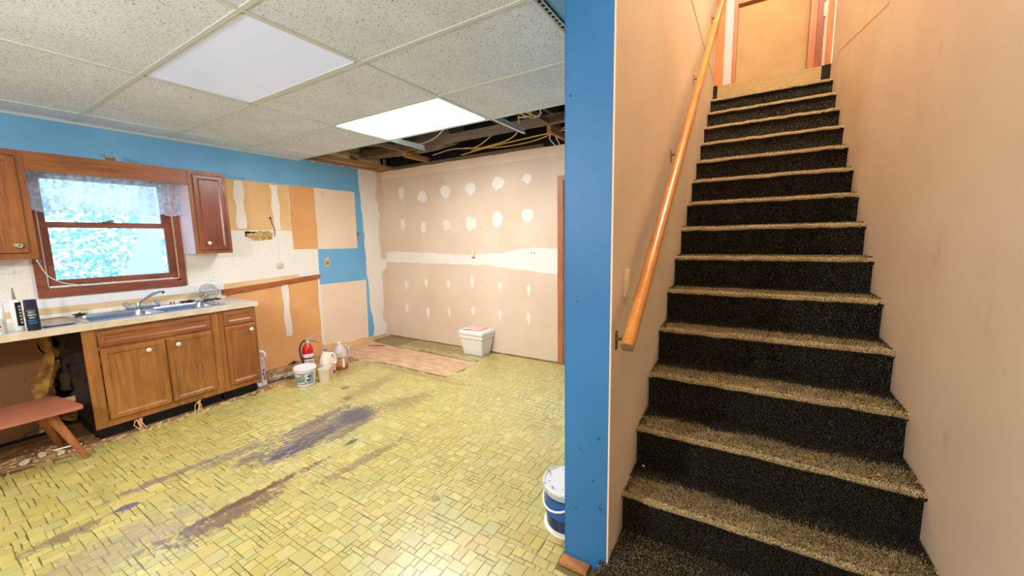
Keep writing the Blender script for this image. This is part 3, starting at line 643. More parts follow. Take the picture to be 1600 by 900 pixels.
# carpet pile on the lower steps: short tufts in one object per step
def pile(k, n, seed):
    r = np.random.default_rng(seed); y = Y0+RUN*k; z = Z0+RISE*k
    x = r.uniform(XP1+.010, XR-.010, n); s = r.uniform(0, RUN+RISE, n)
    on = s < RISE-.03
    py = np.where(on, y+.026, y+.002+(s-RISE+.03)); pz = np.where(on, z-RISE+s, z-.003)
    py = np.minimum(py, y+RUN+.02)
    a = r.uniform(0, 6.28, n); L = r.uniform(.006, .013, n)
    nx_, ny_, nz_ = r.normal(0, .45, n), np.where(on, -1., r.normal(-.1, .4, n)), np.where(on, r.normal(.1, .4, n), 1.)
    w_ = .0022
    v = np.empty((n, 3, 3)); base = np.stack([x, py, pz], 1)-np.array(ORG[st])
    tv = np.stack([np.cos(a), np.where(on, 0, np.sin(a)), np.where(on, np.sin(a), 0)], 1)*w_
    v[:,0] = base-tv; v[:,1] = base+tv; v[:,2] = base+np.stack([nx_, ny_, nz_], 1)*L[:,None]
    me = bpy.data.meshes.new('carpet_pile'); me.vertices.add(n*3); me.vertices.foreach_set('co', v.ravel())
    me.loops.add(n*3); me.loops.foreach_set('vertex_index', np.arange(n*3)); me.polygons.add(n); me.polygons.foreach_set('loop_start', np.arange(0, n*3, 3)); me.polygons.foreach_set('loop_total', np.full(n, 3))
    me.materials.append(M['carpet']); me.materials.append(M['carpet_toplit'])
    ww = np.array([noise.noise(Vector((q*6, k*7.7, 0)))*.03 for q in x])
    worn = (~on) & (py-y < .150+ww+r.normal(0, .018, n)) & (x > -.43+r.normal(0,.02,n)) & (x < .61+r.normal(0,.02,n)) & (r.uniform(0, 1, n) < .82)  # tufts that take the tan tone painted for light from upstairs
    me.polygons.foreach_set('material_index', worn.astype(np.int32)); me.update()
    o = bpy.data.objects.new('carpet_pile', me); COL.objects.link(o); o.parent = steps[k]; o['kind'] = 'stuff'
for k, n in ((-1, 46000), (0, 40000), (1, 30000), (2, 24000), (3, 20000), (4, 16000), (5, 12000), (6, 12000), (7, 9000), (8, 9000)): pile(k, n, k+9)
# carpeted floor at the foot of the stairs
def fl_(u, v):
    x = -.485+u*(XR+.485); y = -.6+v*2.36
    return (x, y, .056+.006*noise.noise(Vector((x*8, y*8, 1)))-(.05 if u == 0 else 0))
cf = MB().grid(fl_, 30, 60).build('stair_foot_carpet', M['carpet'], smooth=True, fix=False)
cf['kind'] = 'structure'; cf.name = 'trim_2'
r = np.random.default_rng(3); n = 60000
x = r.uniform(-.49, XR, n); y = r.uniform(.7, 1.74, n); v = np.empty((n,3,3)); L = r.uniform(.008,.015,n); a = r.uniform(0,6.28,n)
b_ = np.stack([x, y, np.full(n,.052)], 1); tv = np.stack([np.cos(a), np.sin(a), np.zeros(n)], 1)*.0022
v[:,0] = b_-tv; v[:,1] = b_+tv; v[:,2] = b_+np.stack([r.normal(0,.4,n), r.normal(0,.4,n), np.ones(n)], 1)*L[:,None]
pm = MB(); me = bpy.data.meshes.new('carpet_pile'); me.from_pydata(v.reshape(-1,3).tolist(), [], np.arange(n*3).reshape(-1,3).tolist()); me.materials.append(M['carpet']); me.materials.append(M['carpet_toplit'])
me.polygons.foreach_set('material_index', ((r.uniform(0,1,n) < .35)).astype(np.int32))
o = bpy.data.objects.new('carpet_pile', me); COL.objects.link(o); o.parent = cf; o['kind'] = 'stuff'
# stub of wood under the end of the middle wall
tag(MB().box(-.660, -.53, 1.44, 1.494, .0, .018).build('wood_stub', M['rawpine'], bevel=.002), 'short stub of raw orange wood at the foot of the blue wall end', 'wood block')
# crumbs on the carpet
for k, (x, y, z, s, lab) in enumerate([(-.405,1.925,.292,.011,'pale crumb at the left end of the second step'),(.50,2.00,.492,.009,'white sliver at the right end of the third nosing'),(-.19,1.45,.075,.008,'pinkish crumb on the carpet at the foot of the stairs')]):
    q = random.Random(k); tag(MB().add([(x+q.uniform(-s,s), y+q.uniform(-s,s), z+q.uniform(-s*.5,s*.6)) for _ in range(6)], [(0,1,2),(0,2,3),(0,3,1),(4,2,1),(4,3,2),(4,1,3)]).build('crumb', M['pale_board']), lab, 'debris')

# handrail
def rl(y): return .985+.0+.8155*(y-1.44)+.045
hr = thing('handrail', 'long varnished wooden handrail climbing the left wall of the stairs', 'handrail', (-.38, 1.45, 1.0))
d = Vector((0, 1, .8155)).normalized(); nrm = Vector((0, -d.z, d.y)); A = Vector((-.378, 1.455, rl(1.455))); Bp = A+d*5.3
prof = [(-.021,-.018),(-.014,-.024),(.014,-.024),(.021,-.018),(.025,0),(.023,.013),(.014,.023),(0,.026),(-.014,.023),(-.023,.013),(-.025,0)]
vs = [A+Vector((1,0,0))*u+nrm*v for u, v in prof]+[Bp+Vector((1,0,0))*u+nrm*v for u, v in prof]; n = len(prof)
MB().add(vs, [(i,(i+1)%n,n+(i+1)%n,n+i) for i in range(n)]+[tuple(range(n,2*n))]).build('rail', M['oak'], hr, smooth=True)
MB().add([A-d*.0005+Vector((1,0,0))*u+nrm*v for u, v in prof]+[A+d*.004+Vector((1,0,0))*u+nrm*v for u, v in prof], [tuple(range(n)), tuple(range(n,2*n))]+[(i,(i+1)%n,n+(i+1)%n,n+i) for i in range(n)]).build('end_grain', M['oak_end'], hr)
for y in (1.575, 2.72, 3.64, 4.85):
    z = rl(y)-.10
    b = MB().box(XP1, XP1+.004, y-.013, y+.013, z-.045, z+.035).build('bracket', M['brass'], hr, bevel=.001)
    MB().tube([(XP1+.004,y,z),(XP1+.03,y,z+.005),(-.386,y+.01,z+.035),(-.38,y+.012,z+.075)], [.007,.006,.006,.007], 8).build('bracket_arm', M['brass'], b, smooth=True)
    for dz in (-.032, .022): MB().sphere((XP1+.005,y,z+dz), .004, 8, 6).build('screw', M['chrome'], b)
# switch on the stair wall
sw = thing('light_switch', 'ivory rocker light switch on the stair wall beside the handrail', 'switch', (XP1, 1.722, 1.26))
MB().box(XP1, XP1+.006, 1.685, 1.76, 1.198, 1.322).build('plate', M['pale_board'], sw, bevel=.002)
MB().box(XP1+.004, XP1+.010, 1.706, 1.739, 1.226, 1.294).build('rocker', M['ivory'], sw, bevel=.0015)

# lamps upstairs, plus an unseen fill lamp added behind the camera
def dome(name, lab, loc, power, color, z_down=1, rad=.15):
    T = thing(name, lab, 'light', loc)
    MB().lathe([(rad+.01,0),(rad+.01,-.02),(rad,-.02)], loc, 24).build('base', M['brass'], T)
    t = bpy.data.materials.get('dome_glass') or mat('dome_glass', (255,240,214), .3, emis=1.2)
    MB().lathe([(rad,-.02),(rad*.9,-.05),(rad*.6,-.08),(0.01,-.09)], loc, 24).build('glass_dome', t, T, smooth=True)
    lamp('bulb', (loc[0], loc[1], loc[2]-.13), power, color, .09)
dome('ceiling_lamp', 'round warm dome lamp on the ceiling above the middle of the stairs', (.25, 3.15, ZT), 165, (1,.88,.74))
dome('ceiling_lamp', 'round warm dome lamp on the upstairs hall ceiling', (.1, 6.6, ZT), 9, (1,.74,.48))
dome('ceiling_lamp', 'unseen dome fill lamp added on the ceiling behind the camera', (.15, -1.1, ZC), 16, (1,.93,.86))

# bare bulb pendant added as fill light behind the camera, out of view
pd = thing('fill_pendant', 'added fill light, a bare bulb pendant hanging behind the camera over the kitchen floor', 'light', (-1.7,-1.0,ZC))
MB().tube([(-1.7,-1.0,ZC),(-1.7,-1.0,1.98)], .004, 6).build('cord', M['white_pl'], pd); MB().lathe([(.03,1.93),(.035,1.98),(.01,2.0)], (-1.7,-1.0,0), 14).build('socket', M['white_pl'], pd, smooth=True)
lamp('bulb', (-1.7,-1.0,1.87), PENDANT_FILL, (.94,.97,1), .06)
# ================================================================== KITCHEN CABINETS
CX = -4.07
def raised(T, name, y0, y1, z0, z1, x, mt, label=None, par=None, d=.018):
    m_ = MB(); fr = .045; e = .008
    # slab with raised rim and recessed flat panel
    v = [(x,y0,z0),(x,y1,z0),(x,y1,z1),(x,y0,z1)]
    def ring(off, dx): return [(x+dx,y0+off,z0+off),(x+dx,y1-off,z0+off),(x+dx,y1-off,z1-off),(x+dx,y0+off,z1-off)]
    R = [ring(0,0), ring(0,d-.006), ring(.007,d), ring(fr*.7,d), ring(fr,d-.009)]
    vs = [p for q in R for p in q]; fs = [(3,2,1,0)]
    for i in range(len(R)-1): fs += [(i*4+k, i*4+(k+1)%4, (i+1)*4+(k+1)%4, (i+1)*4+k) for k in range(4)]
    L = (len(R)-1)*4; fs.append((L,L+1,L+2,L+3))
    return m_.add(vs, fs).build(name, mt, T, label=label)
def knob(T, x, y, z, mt=None):
    MB().lathe([(.006,0),(.006,.012),(.011,.016),(.016,.021),(.0155,.027),(.009,.031),(.002,.032)], (x,y,z), 16, ax=0).build('knob', mt or M['knob'], T, smooth=True)
    MB().lathe([(.004,.031),(.004,.0335)], (x,y,z), 8, ax=0).build('knob_centre', M['brass'], T)
def hinge(T, x, y, z):
    MB().box(x, x+.006, y-.004, y+.008, z-.022, z+.022).build('hinge', M['brass'], T, bevel=.0015)
def carcass(T, x0, x1, y0, y1, z0, z1, frame, mt, mtin=None, back=True):
    (MB() if not back else MB().box(x0,x1-.02,y0,y0+.014,z0,z1)).box(x0,x1-.02,y1-.014,y1,z0,z1).box(x0,x1-.02,y0+.014,y1-.014,z0,z0+.014).box(x0,x0+.006,y0+.014,y1-.014,z0+.014,z1).build('carcass', mtin or mt, T)
    m_ = MB(); 
    for q in frame: m_.box(x1-.02, x1, *q)
    m_.build('face_frame', mt, T, bevel=.001)
sb = thing('sink_base_cabinet', 'worn brown two-door sink cabinet with a long false drawer front', 'cabinet', (CX-.3, 1.12, 0.10))
carcass(sb, -4.66, CX, .700, 1.540, .10, .862, [(.700,.772,.10,.862),(1.484,1.540,.10,.862),(.772,1.484,.838,.862),(.772,1.484,.692,.716),(.772,1.484,.10,.150),(1.148,1.164,.15,.692)], M['cab_worn'], mat('mouldy_board', (74,58,44), .95, c2=(16,13,10), ns=9, bump=.6, bs=24), back=False)
raised(sb, 'drawer_front', .776, 1.478, .714, .836, CX, M['cab_h'])
d1 = raised(sb, 'door', .778, 1.150, .150, .694, CX, M['cab_worn']); knob(d1, CX+.018, 1.040, .636); hinge(d1, CX, .774, .62); hinge(d1, CX, .774, .22)
d1 = raised(sb, 'door', 1.162, 1.480, .150, .694, CX, M['cab_worn']); knob(d1, CX+.018, 1.228, .637); hinge(d1, CX, 1.482, .62); hinge(d1, CX, 1.482, .22)
db = thing('drawer_base_cabinet', 'narrow brown base cabinet with one drawer over one door at the counter end', 'cabinet', (CX-.3, 1.70, .10))
carcass(db, -4.66, CX, 1.541, 1.855, .10, .862, [(1.541,1.584,.10,.862),(1.834,1.855,.10,.862),(1.584,1.834,.842,.862),(1.584,1.834,.700,.716),(1.584,1.834,.10,.150)], M['cab_worn'])
raised(db, 'drawer', 1.582, 1.838, .716, .842, CX, M['cab_h'])
d1 = raised(db, 'door', 1.582, 1.838, .145, .702, CX, M['cab']); knob(d1, CX+.018, 1.790, .648); hinge(d1, CX, 1.578, .62); hinge(d1, CX, 1.578, .22)
for T, a, b in ((sb, .72, 1.53), (db, 1.55, 1.84)):
    MB().box(-4.62, CX-.09, a, b, -.005, .10).build('toe_kick', M['black'], T)
# splintered bits hanging under the toe edge
for k, (y, l) in enumerate(((.93,'pale splintered flakes stuck under the left cabinet door'),(1.33,'pale splintered flakes under the middle of the sink cabinet'))):
    q = random.Random(60+k); m_ = MB()
    for _ in range(9):
        a = Vector((CX-.005+q.uniform(-.02,.02), y+q.uniform(-.03,.03), .09+q.uniform(-.01,.01))); m_.tube([a, a+Vector((q.uniform(-.01,.02), q.uniform(-.02,.02), -.03)), a+Vector((q.uniform(0,.04), q.uniform(-.03,.03), -.092))], [.004,.003,.002], 5)
    tag(m_.build('splinters', M['tan_board']), l, 'debris')

# countertop with cut-outs: slab pieces around the sink
ct = thing('countertop', 'white laminate kitchen countertop with a cream front edge', 'countertop', (-4.38, .7, .862))
KY0, KY1, KX0, KX1 = .755, 1.625, -4.60, -4.14
MB().box(-4.695,-4.052,-1.0,KY0,.866,.902).box(-4.695,-4.052,KY1,1.868,.866,.902).box(-4.695,KX0,KY0,KY1,.866,.902).box(KX1,-4.052,KY0,KY1,.866,.902).build('top', M['laminate'], ct)
MB().box(-4.052,-4.042,-1.0,1.878,.858,.9035).box(-4.695,-4.052,1.868,1.878,.858,.9035).build('edge_band', M['lam_edge'], ct, bevel=.002)
# double bowl sink
sk = thing('kitchen_sink', 'double bowl stainless steel sink set into the white counter', 'sink', (-4.37, 1.19, .90))
sm = MB(); yb = [.735,.775,1.168,1.206,1.605,1.645]; xb = [-4.66,-4.555,-4.155,-4.12]; zr = .9075
for a, b in ((0,1),(2,3),(4,5)): sm.box(xb[0],xb[3],yb[a],yb[b],.902,zr)
for a, b in ((1,2),(3,4)): sm.box(xb[0],xb[1],yb[a],yb[b],.902,zr); sm.box(xb[2],xb[3],yb[a],yb[b],.902,zr)
sm.build('rim', M['steel'], sk, bevel=.002)
for y0, y1 in ((.775,1.168),(1.206,1.605)):
    def ring(o, z, n=6):
        x0_, x1_, a, b = xb[1]+o, xb[2]-o, y0+o, y1-o; rr = .05; P = []
        for cx, cy, s in ((x1_-rr,b-rr,0),(x0_+rr,b-rr,1),(x0_+rr,a+rr,2),(x1_-rr,a+rr,3)):
            for k in range(n+1): t = math.pi/2*(s+k/n); P.append((cx+rr*math.cos(t), cy+rr*math.sin(t), z))
        return P
    R = [ring(-.002,.903), ring(.004,.885), ring(.014,.75), ring(.035,.735)]; n = len(R[0])
    bm_ = MB().add([p for q in R for p in q], [(i*n+k, i*n+(k+1)%n, (i+1)*n+(k+1)%n, (i+1)*n+k) for i in range(3) for k in range(n)]+[tuple(3*n+k for k in range(n))])
    bo = bm_.build('bowl', M['steel'], sk, smooth=True)
    MB().lathe([(.04,.736),(.042,.739),(.03,.739),(.028,.734)], (-4.36,(y0+y1)/2,0), 20).build('drain', M['chrome'], bo, smooth=True)
# faucet
fc = thing('faucet', 'chrome faucet with a long swing spout between two clear knobs', 'faucet', (-4.61, 1.19, .9075))
MB().box(-4.645,-4.585,1.07,1.31,.9075,.922).build('base_plate', M['chrome'], fc, bevel=.006)
MB().lathe([(.02,.92),(.02,.955),(.014,.965)], (-4.615,1.165,0), 16).build('hub', M['chrome'], fc, smooth=True)
MB().tube(smoothpath([(-4.615,1.165,.95),(-4.56,1.19,.985),(-4.46,1.24,1.04),(-4.42,1.265,1.055),(-4.39,1.28,1.045)]), .012, 12).build('spout', M['chrome'], fc, smooth=True)
for y in (1.085, 1.295):
    k_ = MB().lathe([(.012,.921),(.012,.93),(.022,.933),(.024,.96),(.018,.968),(.001,.97)], (-4.615,y,0), 10).build('knob_handle', M['acrylic'], fc)
    MB().lathe([(.006,.921),(.006,.972),(.009,.974),(.001,.975)], (-4.615,y,0), 10).build('stem', M['chrome'], k_)
# strainers on the rim
def strainer(name, lab, x, y, z, dark, tilt=0):
    T = thing(name, lab, 'strainer', (x,y,z))
    MB().lathe([(.024,.0),(.030,.006),(.043,.012),(.043,.015),(.028,.010),(.01,.006),(.001,.006)], (x,y,z), 20).build('basket', M['steel'] if not dark else mat('dark_steel', (90,84,80), .35, metal=1), T, smooth=True)
    MB().tube([(x,y,z+.006),(x,y,z+.018)], .004, 8).sphere((x,y,z+.020), .008, 10, 6, (1,1,.6)).build('stopper_knob', M['black'], T, smooth=True)
strainer('sink_strainer', 'dark sink strainer lying on the rim at the left end of the sink', -4.585, .80, .9075, True)
strainer('sink_strainer', 'dark sink strainer lying beside the clear glass globe', -4.60, 1.53, .9075, True)
# steel tray left of the sink
tr_ = MB(); 
def trg(u, v):
    x = -4.60+u*.46; y = .545+v*.175; rim = .012 if (u in (0,1) or v in (0,1)) else .002
    return (x, y, .9025+rim+.003*noise.noise(Vector((x*20,y*20,0))))
tg = MB().grid(trg, 12, 8).build('metal_tray', M['steel'], smooth=True, fix=False); so = tg.modifiers.new('s', 'SOLIDIFY'); so.thickness = .0015; so.offset = 1
tag(tg, 'shallow dented steel tray on the counter left of the sink', 'tray')
# glass globe lamp shade on the counter
gg = thing('glass_globe', 'clear round glass lamp globe resting on the right end of the sink', 'lamp shade', (-4.555, 1.665, .908))
gc = (-4.555, 1.672, .990)
pr = [(.038,-.074),(.036,-.066)]+[(.083*math.sin(a), -.083*math.cos(a)) for a in [math.radians(28+i*11) for i in range(14)]]+[(.001,.083)]
pi_ = [(max(.001,r_-.003), z_ if i else z_) for i, (r_, z_) in enumerate(pr)][::-1]
MB().lathe(pr+pi_, gc, 28, cap=False).build('globe', M['glass'], gg, smooth=True)
MB().lathe([(.045,-.082),(.047,-.074),(.040,-.068)], gc, 20).build('collar', mat('dull_metal', (120,92,84), .4, metal=.8), gg, smooth=True)
# bits of hardware beside it
for k, (x, y, lab) in enumerate(((-4.58,1.47,'small brown valve bit on the back rim of the sink'),(-4.50,1.72,'reddish brown metal fitting lying under the glass globe'))):
    tag(MB().tube([(x-.03,y-.02,.918),(x,y,.922),(x+.03,y+.02,.918)], [.006,.010,.006], 8).box(x-.012,x+.012,y-.012,y+.012,.908,.93).build('metal_fitting', mat('brown_fitting', (110,66,58), .4, metal=.6), bevel=.003), lab, 'fitting')
tag(MB().lathe([(.008,.9077),(.008,.922),(.004,.928)], (-4.63,1.395,0), 8).lathe([(.005,.9077),(.005,.93)], (-4.635,1.42,0), 8).build('pipe_stub', M['brass']), 'two tiny brass stubs behind the right sink bowl', 'fitting')

# caulk tubes and bottles on the left of the counter
def tube_lab(lines, cx, cy, z, r, mt, parent, a0=-.9, a1=.9, name='label', lean=(0,0)):
    if len(lines) > 1:
        for q in lines: tube_lab([q], cx, cy, z, r, mt, parent, a0, a1, name, lean)
        return
    m_ = MB()
    for (z0, z1, w0, w1) in lines:
        n = 8; vs = []
        for i in range(n+1):
            a = w0+(w1-w0)*i/n
            for zz in (z0, z1): vs.append((cx+r*math.cos(a)+lean[0]*zz, cy+r*math.sin(a)+lean[1]*zz, z+zz))
        m_.add(vs, [(2*i,2*i+2,2*i+3,2*i+1) for i in range(n)])
    return m_.build(name, mt, parent, fix=False)
def caulk(lab, x, y, dark=None, band=None):
    T = thing('caulk_tube', lab, 'tube', (x,y,.9035)); z = .9035
    b = MB().lathe([(.023,0),(.0245,.003),(.0245,.205),(.022,.212),(.010,.214)], (x,y,z), 20).build('body', M['white_pl'], T, smooth=True)
    MB().lathe([(.009,.212),(.008,.225),(.0055,.262),(.003,.292)], (x,y,z), 10).build('nozzle', mat('grey_nozzle', (130,128,120), .5), T, smooth=True)
    if dark: tube_lab([(.035,.195,-.2,1.5)], x, y, z, .0252, M['black'], T); tube_lab([(.05+.022*i,.063+.022*i,.35,.9) for i in range(6)], x, y, z, .0256, M['lab_white'], T, name='print')
    else: tube_lab([(.05,.058,-1.2,.3),(.064,.069,-1.2,.5),(.085,.088,-1.2,.4)], x, y, z, .0252, M['lab_blue'], T, name='print')
caulk('white caulk tube with a grey nozzle, farthest left of the two', -4.20, .375)
caulk('white caulk tube with a black printed panel beside the black spray can', -4.18, .445, True)
T = thing('small_tub', 'short white tub with red and grey print at the left end of the counter', 'tub', (-4.10,.335,.9035))
MB().lathe([(.036,0),(.038,.004),(.038,.098),(.034,.106),(.001,.108)], (-4.11,.338,.9035), 24).build('body', M['white_pl'], T, smooth=True)
tube_lab([(.048,.062,-.5,.8)], -4.11,.338,.9035,.0386, M['red'], T, name='print'); tube_lab([(.072,.077,-.5,.6),(.034,.037,-.5,.8),(.022,.024,-.5,.8)], -4.11,.338,.9035,.0386, M['lab_blue'], T, name='print')
T = thing('spray_can', 'black spray can with pale lettering standing left of the steel tray', 'can', (-4.13,.50,.9035)); x, y, z = -4.13,.503,.9035
MB().lathe([(.030,0),(.031,.004),(.031,.150),(.028,.158)], (x,y,z), 24).build('body', M['black'], T, smooth=True)
MB().lathe([(.029,.158),(.030,.162),(.030,.205),(.026,.209),(.001,.209)], (x,y,z), 24).build('cap', mat('navy_cap', (30,34,60), .25), T, smooth=True)
tube_lab([(.132,.137,-.9,.5),(.118,.127,-.7,.3),(.100,.112,-.8,.5),(.084,.092,-.6,.3)], x,y,z,.0316, M['galv'], T, name='print'); tube_lab([(.046,.056,-.8,.5),(.062,.074,-.9,.4),(.014,.022,-1.2,-.9)], x,y,z,.0316, M['blue_label'], T, name='print')

# upper cabinets and the board between them
UX = -4.39
uc = thing('wall_cabinet', 'reddish brown wall cabinet right of the window', 'cabinet', (-4.55,1.70,1.372))
MB().box(-4.695,UX-.018,1.556,1.568,1.372,2.138).build('side_panel', mat('pale_side', (232,208,214), .45), uc, label='pale side panel facing the window')
MB().box(-4.695,UX-.018,1.842,1.856,1.372,2.138).box(-4.695,UX-.018,1.568,1.842,1.372,1.386).box(-4.695,UX-.018,1.568,1.842,2.124,2.138).box(-4.695,-4.689,1.568,1.842,1.386,2.124).build('carcass', M['white_paint'], uc)
MB().box(UX-.018,UX,1.556,1.592,1.372,2.138).box(UX-.018,UX,1.820,1.856,1.372,2.138).box(UX-.018,UX,1.592,1.820,1.372,1.404).box(UX-.018,UX,1.592,1.820,2.100,2.138).build('face_frame', M['cab'], uc, bevel=.001)
dd = raised(uc, 'door', 1.588, 1.826, 1.405, 2.098, UX, M['cab_up']); knob(dd, UX+.014, 1.655, 1.472); hinge(dd, UX, 1.828, 2.00); hinge(dd, UX, 1.828, 1.46)
ul = thing('wall_cabinet', 'brown wall cabinet with an arched door panel at the left edge, left of the window', 'cabinet', (-4.55,.30,1.378))
carcass(ul, -4.695, UX, -.35, .616, 1.378, 2.138, [(-.35,-.30,1.378,2.138),(.575,.616,1.378,2.138),(-.30,.575,1.378,1.420),(-.30,.575,2.100,2.138)], M['cab'])
arch = [(.16,1.425),(.575,1.425),(.575,2.085)]+[(.575-.415*t, 2.085+.018*math.sin(math.pi*t)) for t in [i/8 for i in range(1,8)]]+[(.16,2.085)]
def inset(P, o):
    cy = sum(p[0] for p in P)/len(P); cz = sum(p[1] for p in P)/len(P); a = max(p[0] for p in P)-cy; b = max(p[1] for p in P)-cz
    return [(cy+(p[0]-cy)*(1-o/a), cz+(p[1]-cz)*(1-o/b)) for p in P]
R = [(arch,UX),(arch,UX+.014),(inset(arch,.006),UX+.018),(inset(arch,.036),UX+.018),(inset(arch,.044),UX+.008)]; n = len(arch)
vs = [(x_,p[0],p[1]) for P,x_ in R for p in P]; fs = [tuple(range(n))[::-1], tuple(4*n+k for k in range(n))]+[(i*n+k,i*n+(k+1)%n,(i+1)*n+(k+1)%n,(i+1)*n+k) for i in range(4) for k in range(n)]
dl = MB().add(vs, fs).build('door', M['cab'], ul); knob(dl, UX+.016, .530, 1.475, M['acrylic'])
MB().lathe([(.028,0),(.026,.004),(.014,.006)], (UX+.016,.530,1.475), 8, ax=0).build('rosette', M['brass'], dl)
vb = MB().box(UX-.019, UX-.001, .617, 1.555, 2.004, 2.138).build('window_valance_board', M['cab_h'], bevel=.001)
tag(vb, 'long brown wooden board joining the two wall cabinets above the window', 'board')
hb = thing('cabinet_hinge', 'loose brass cabinet hinge on top of the board above the window', 'hinge', (UX-.01,1.05,2.138))
MB().box(UX-.03,UX-.004,1.015,1.10,2.160,2.176).box(UX-.03,UX-.004,1.01,1.04,2.176,2.19).build('hinge_plate', M['galv'], hb, bevel=.002)
MB().box(UX-.022,UX-.002,1.04,1.095,2.138,2.160).build('hinge_arm', M['brass'], hb, bevel=.002)
for yy, zz in ((1.085,2.165),(1.03,2.17)): MB().sphere((UX-.002,yy,zz),.006,8,6).build('screw', M['brass'], hb)
# white cord hanging across the window corner
tag(MB().tube(smoothpath([(-4.40,.60,1.37),(-4.45,.62,1.33),(-4.55,.66,1.25),(-4.62,.74,1.18),(-4.66,.86,1.145),(-4.67,.95,1.14)]), .0035, 6).build('hanging_cord', M['white_pl'], smooth=True), 'thin white cord drooping from the left wall cabinet across the window corner', 'cord')
tag(MB().tube(smoothpath([(-4.40,.600,1.372),(-4.46,.63,1.36),(-4.6,.64,1.33),(-4.67,.66,1.30)]), .002, 5).build('thin_wire', M['galv'], smooth=True), 'thin grey wire under the left wall cabinet', 'cord')
MB().box(XL, XL+.012, -.2, .52, 1.33, 1.372).box(XL, XL+.012, -.2, .52, 1.27, 1.30).build('cabinet_cleat', M['white_paint'], wall_left)

# outlets, phone plate, hole, wires on the walls
def outlet(name, lab, y, z, mt, kind):
    T = thing(name, lab, 'outlet', (XL, y, z)); x = XL+.002
    MB().box(XL, XL+.006, y-.036, y+.036, z-.058, z+.058).build('plate', mt, T, bevel=.002)
    if kind == 'duplex':
        for dz in (-.02,.02):
            f_ = MB().lathe([(.0165,.0055),(.0165,.008),(.001,.008)], (XL,y,z+dz), 14, ax=0).build('socket', mt, T)
            MB().box(XL+.008,XL+.0086,y-.008,y-.005,z+dz-.004,z+dz+.006).box(XL+.008,XL+.0086,y+.005,y+.008,z+dz-.004,z+dz+.006).build('slot', M['black'], f_)
    if kind == 'range':
        f_ = MB().lathe([(.026,.0055),(.024,.016),(.001,.016)], (XL,y,z-.012), 18, ax=0).build('socket', mat('tan_socket', (168,140,92), .5), T, smooth=True)
        MB().box(XL+.016,XL+.0168,y-.003,y+.003,z-.02,z-.005).build('slot', M['black'], f_)
outlet('wall_outlet', 'white double outlet on the speckled wall right of the window', 1.783, 1.142, M['white_pl'], 'duplex')
outlet('wall_outlet', 'beige outlet with a round socket on the blue painted square', 3.055, 1.20, M['beige_pl'], 'range')
rp = thing('round_wall_plate', 'round off-white cover on the speckled wall with a thin cable coming down', 'wall plate', (XL, 2.457, 1.195))
MB().lathe([(.040,0),(.040,.008),(.030,.016),(.001,.018)], (XL,2.457,1.195), 22, ax=0).build('cover', mat('greyed_white', (216,204,192), .5), rp, smooth=True)
MB().tube(smoothpath([(XL+.004,2.459,1.235),(XL+.004,2.463,1.40),(XL+.004,2.455,1.59)]), .0025, 6).build('cable', M['white_pl'], rp, smooth=True)
wh_ = thing('broken_wall_hole', 'ragged hole in the speckled wall showing yellow insulation', 'hole', (XL, 2.25, 1.545))
MB().prism(ragged([(2.12,1.588),(2.38,1.592),(2.40,1.505),(2.30,1.500),(2.22,1.482),(2.12,1.520)], .006, .03, 70), 0, XL, XL+.002).build('opening', M['void'], wh_)
MB().prism(ragged([(2.135,1.568),(2.36,1.590),(2.41,1.575),(2.395,1.508),(2.27,1.496),(2.20,1.492),(2.13,1.530)], .008, .025, 71), 0, XL+.002, XL+.010).build('insulation', mat('old_fibre', (218,184,116), .95, c2=(170,130,62), ns=40, bump=.6), wh_)
MB().prism(ragged([(2.02,1.522),(2.14,1.530),(2.20,1.500),(2.27,1.484),(2.40,1.505),(2.40,1.498),(2.27,1.470),(2.13,1.505)], .004, .03, 72), 0, XL, XL+.006).build('torn_edge', M['wallpaper'], wh_)
tag(MB().tube(smoothpath([(XL+.01,2.395,1.745),(XL+.012,2.41,1.68),(XL+.014,2.43,1.62),(XL+.018,2.42,1.53)]), .0035, 6).sphere((XL+.01,2.395,1.745),.011,8,6).build('black_wire', M['rubber'], smooth=True), 'short black wire poking out of the tan wall patch', 'wire')
tag(MB().prism([(3.535,1.60),(3.575,1.575),(3.578,1.555),(3.54,1.52)], 0, XL, XL+.008).build('torn_paper', M['leg'], bevel=.001), 'small brown torn flap at the right edge of the pale wall patch', 'paper')
# back wall switch and outlet
bs_ = thing('wall_switch', 'small ivory switch box on the taped joint of the back wall', 'switch', (-3.04, YB, 1.275))
MB().box(-3.064,-3.016,YB-.020,YB,1.235,1.33).build('box', M['ivory'], bs_, bevel=.003); MB().box(-3.05,-3.03,YB-.026,YB-.019,1.27,1.30).build('toggle', M['ivory'], bs_, bevel=.002)
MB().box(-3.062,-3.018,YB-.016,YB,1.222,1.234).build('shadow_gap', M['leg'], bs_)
bo_ = thing('wall_outlet', 'white square two-gang outlet on the back wall near the door', 'outlet', (-2.166, YB, 1.292))
MB().box(-2.218,-2.112,YB-.006,YB,1.235,1.35).build('plate', M['white_pl'], bo_, bevel=.002)
for dx in (-.02,.022): MB().box(-2.166+dx-.004,-2.166+dx+.004,YB-.0075,YB-.005,1.278,1.306).build('slot', M['lab_blue'], bo_)

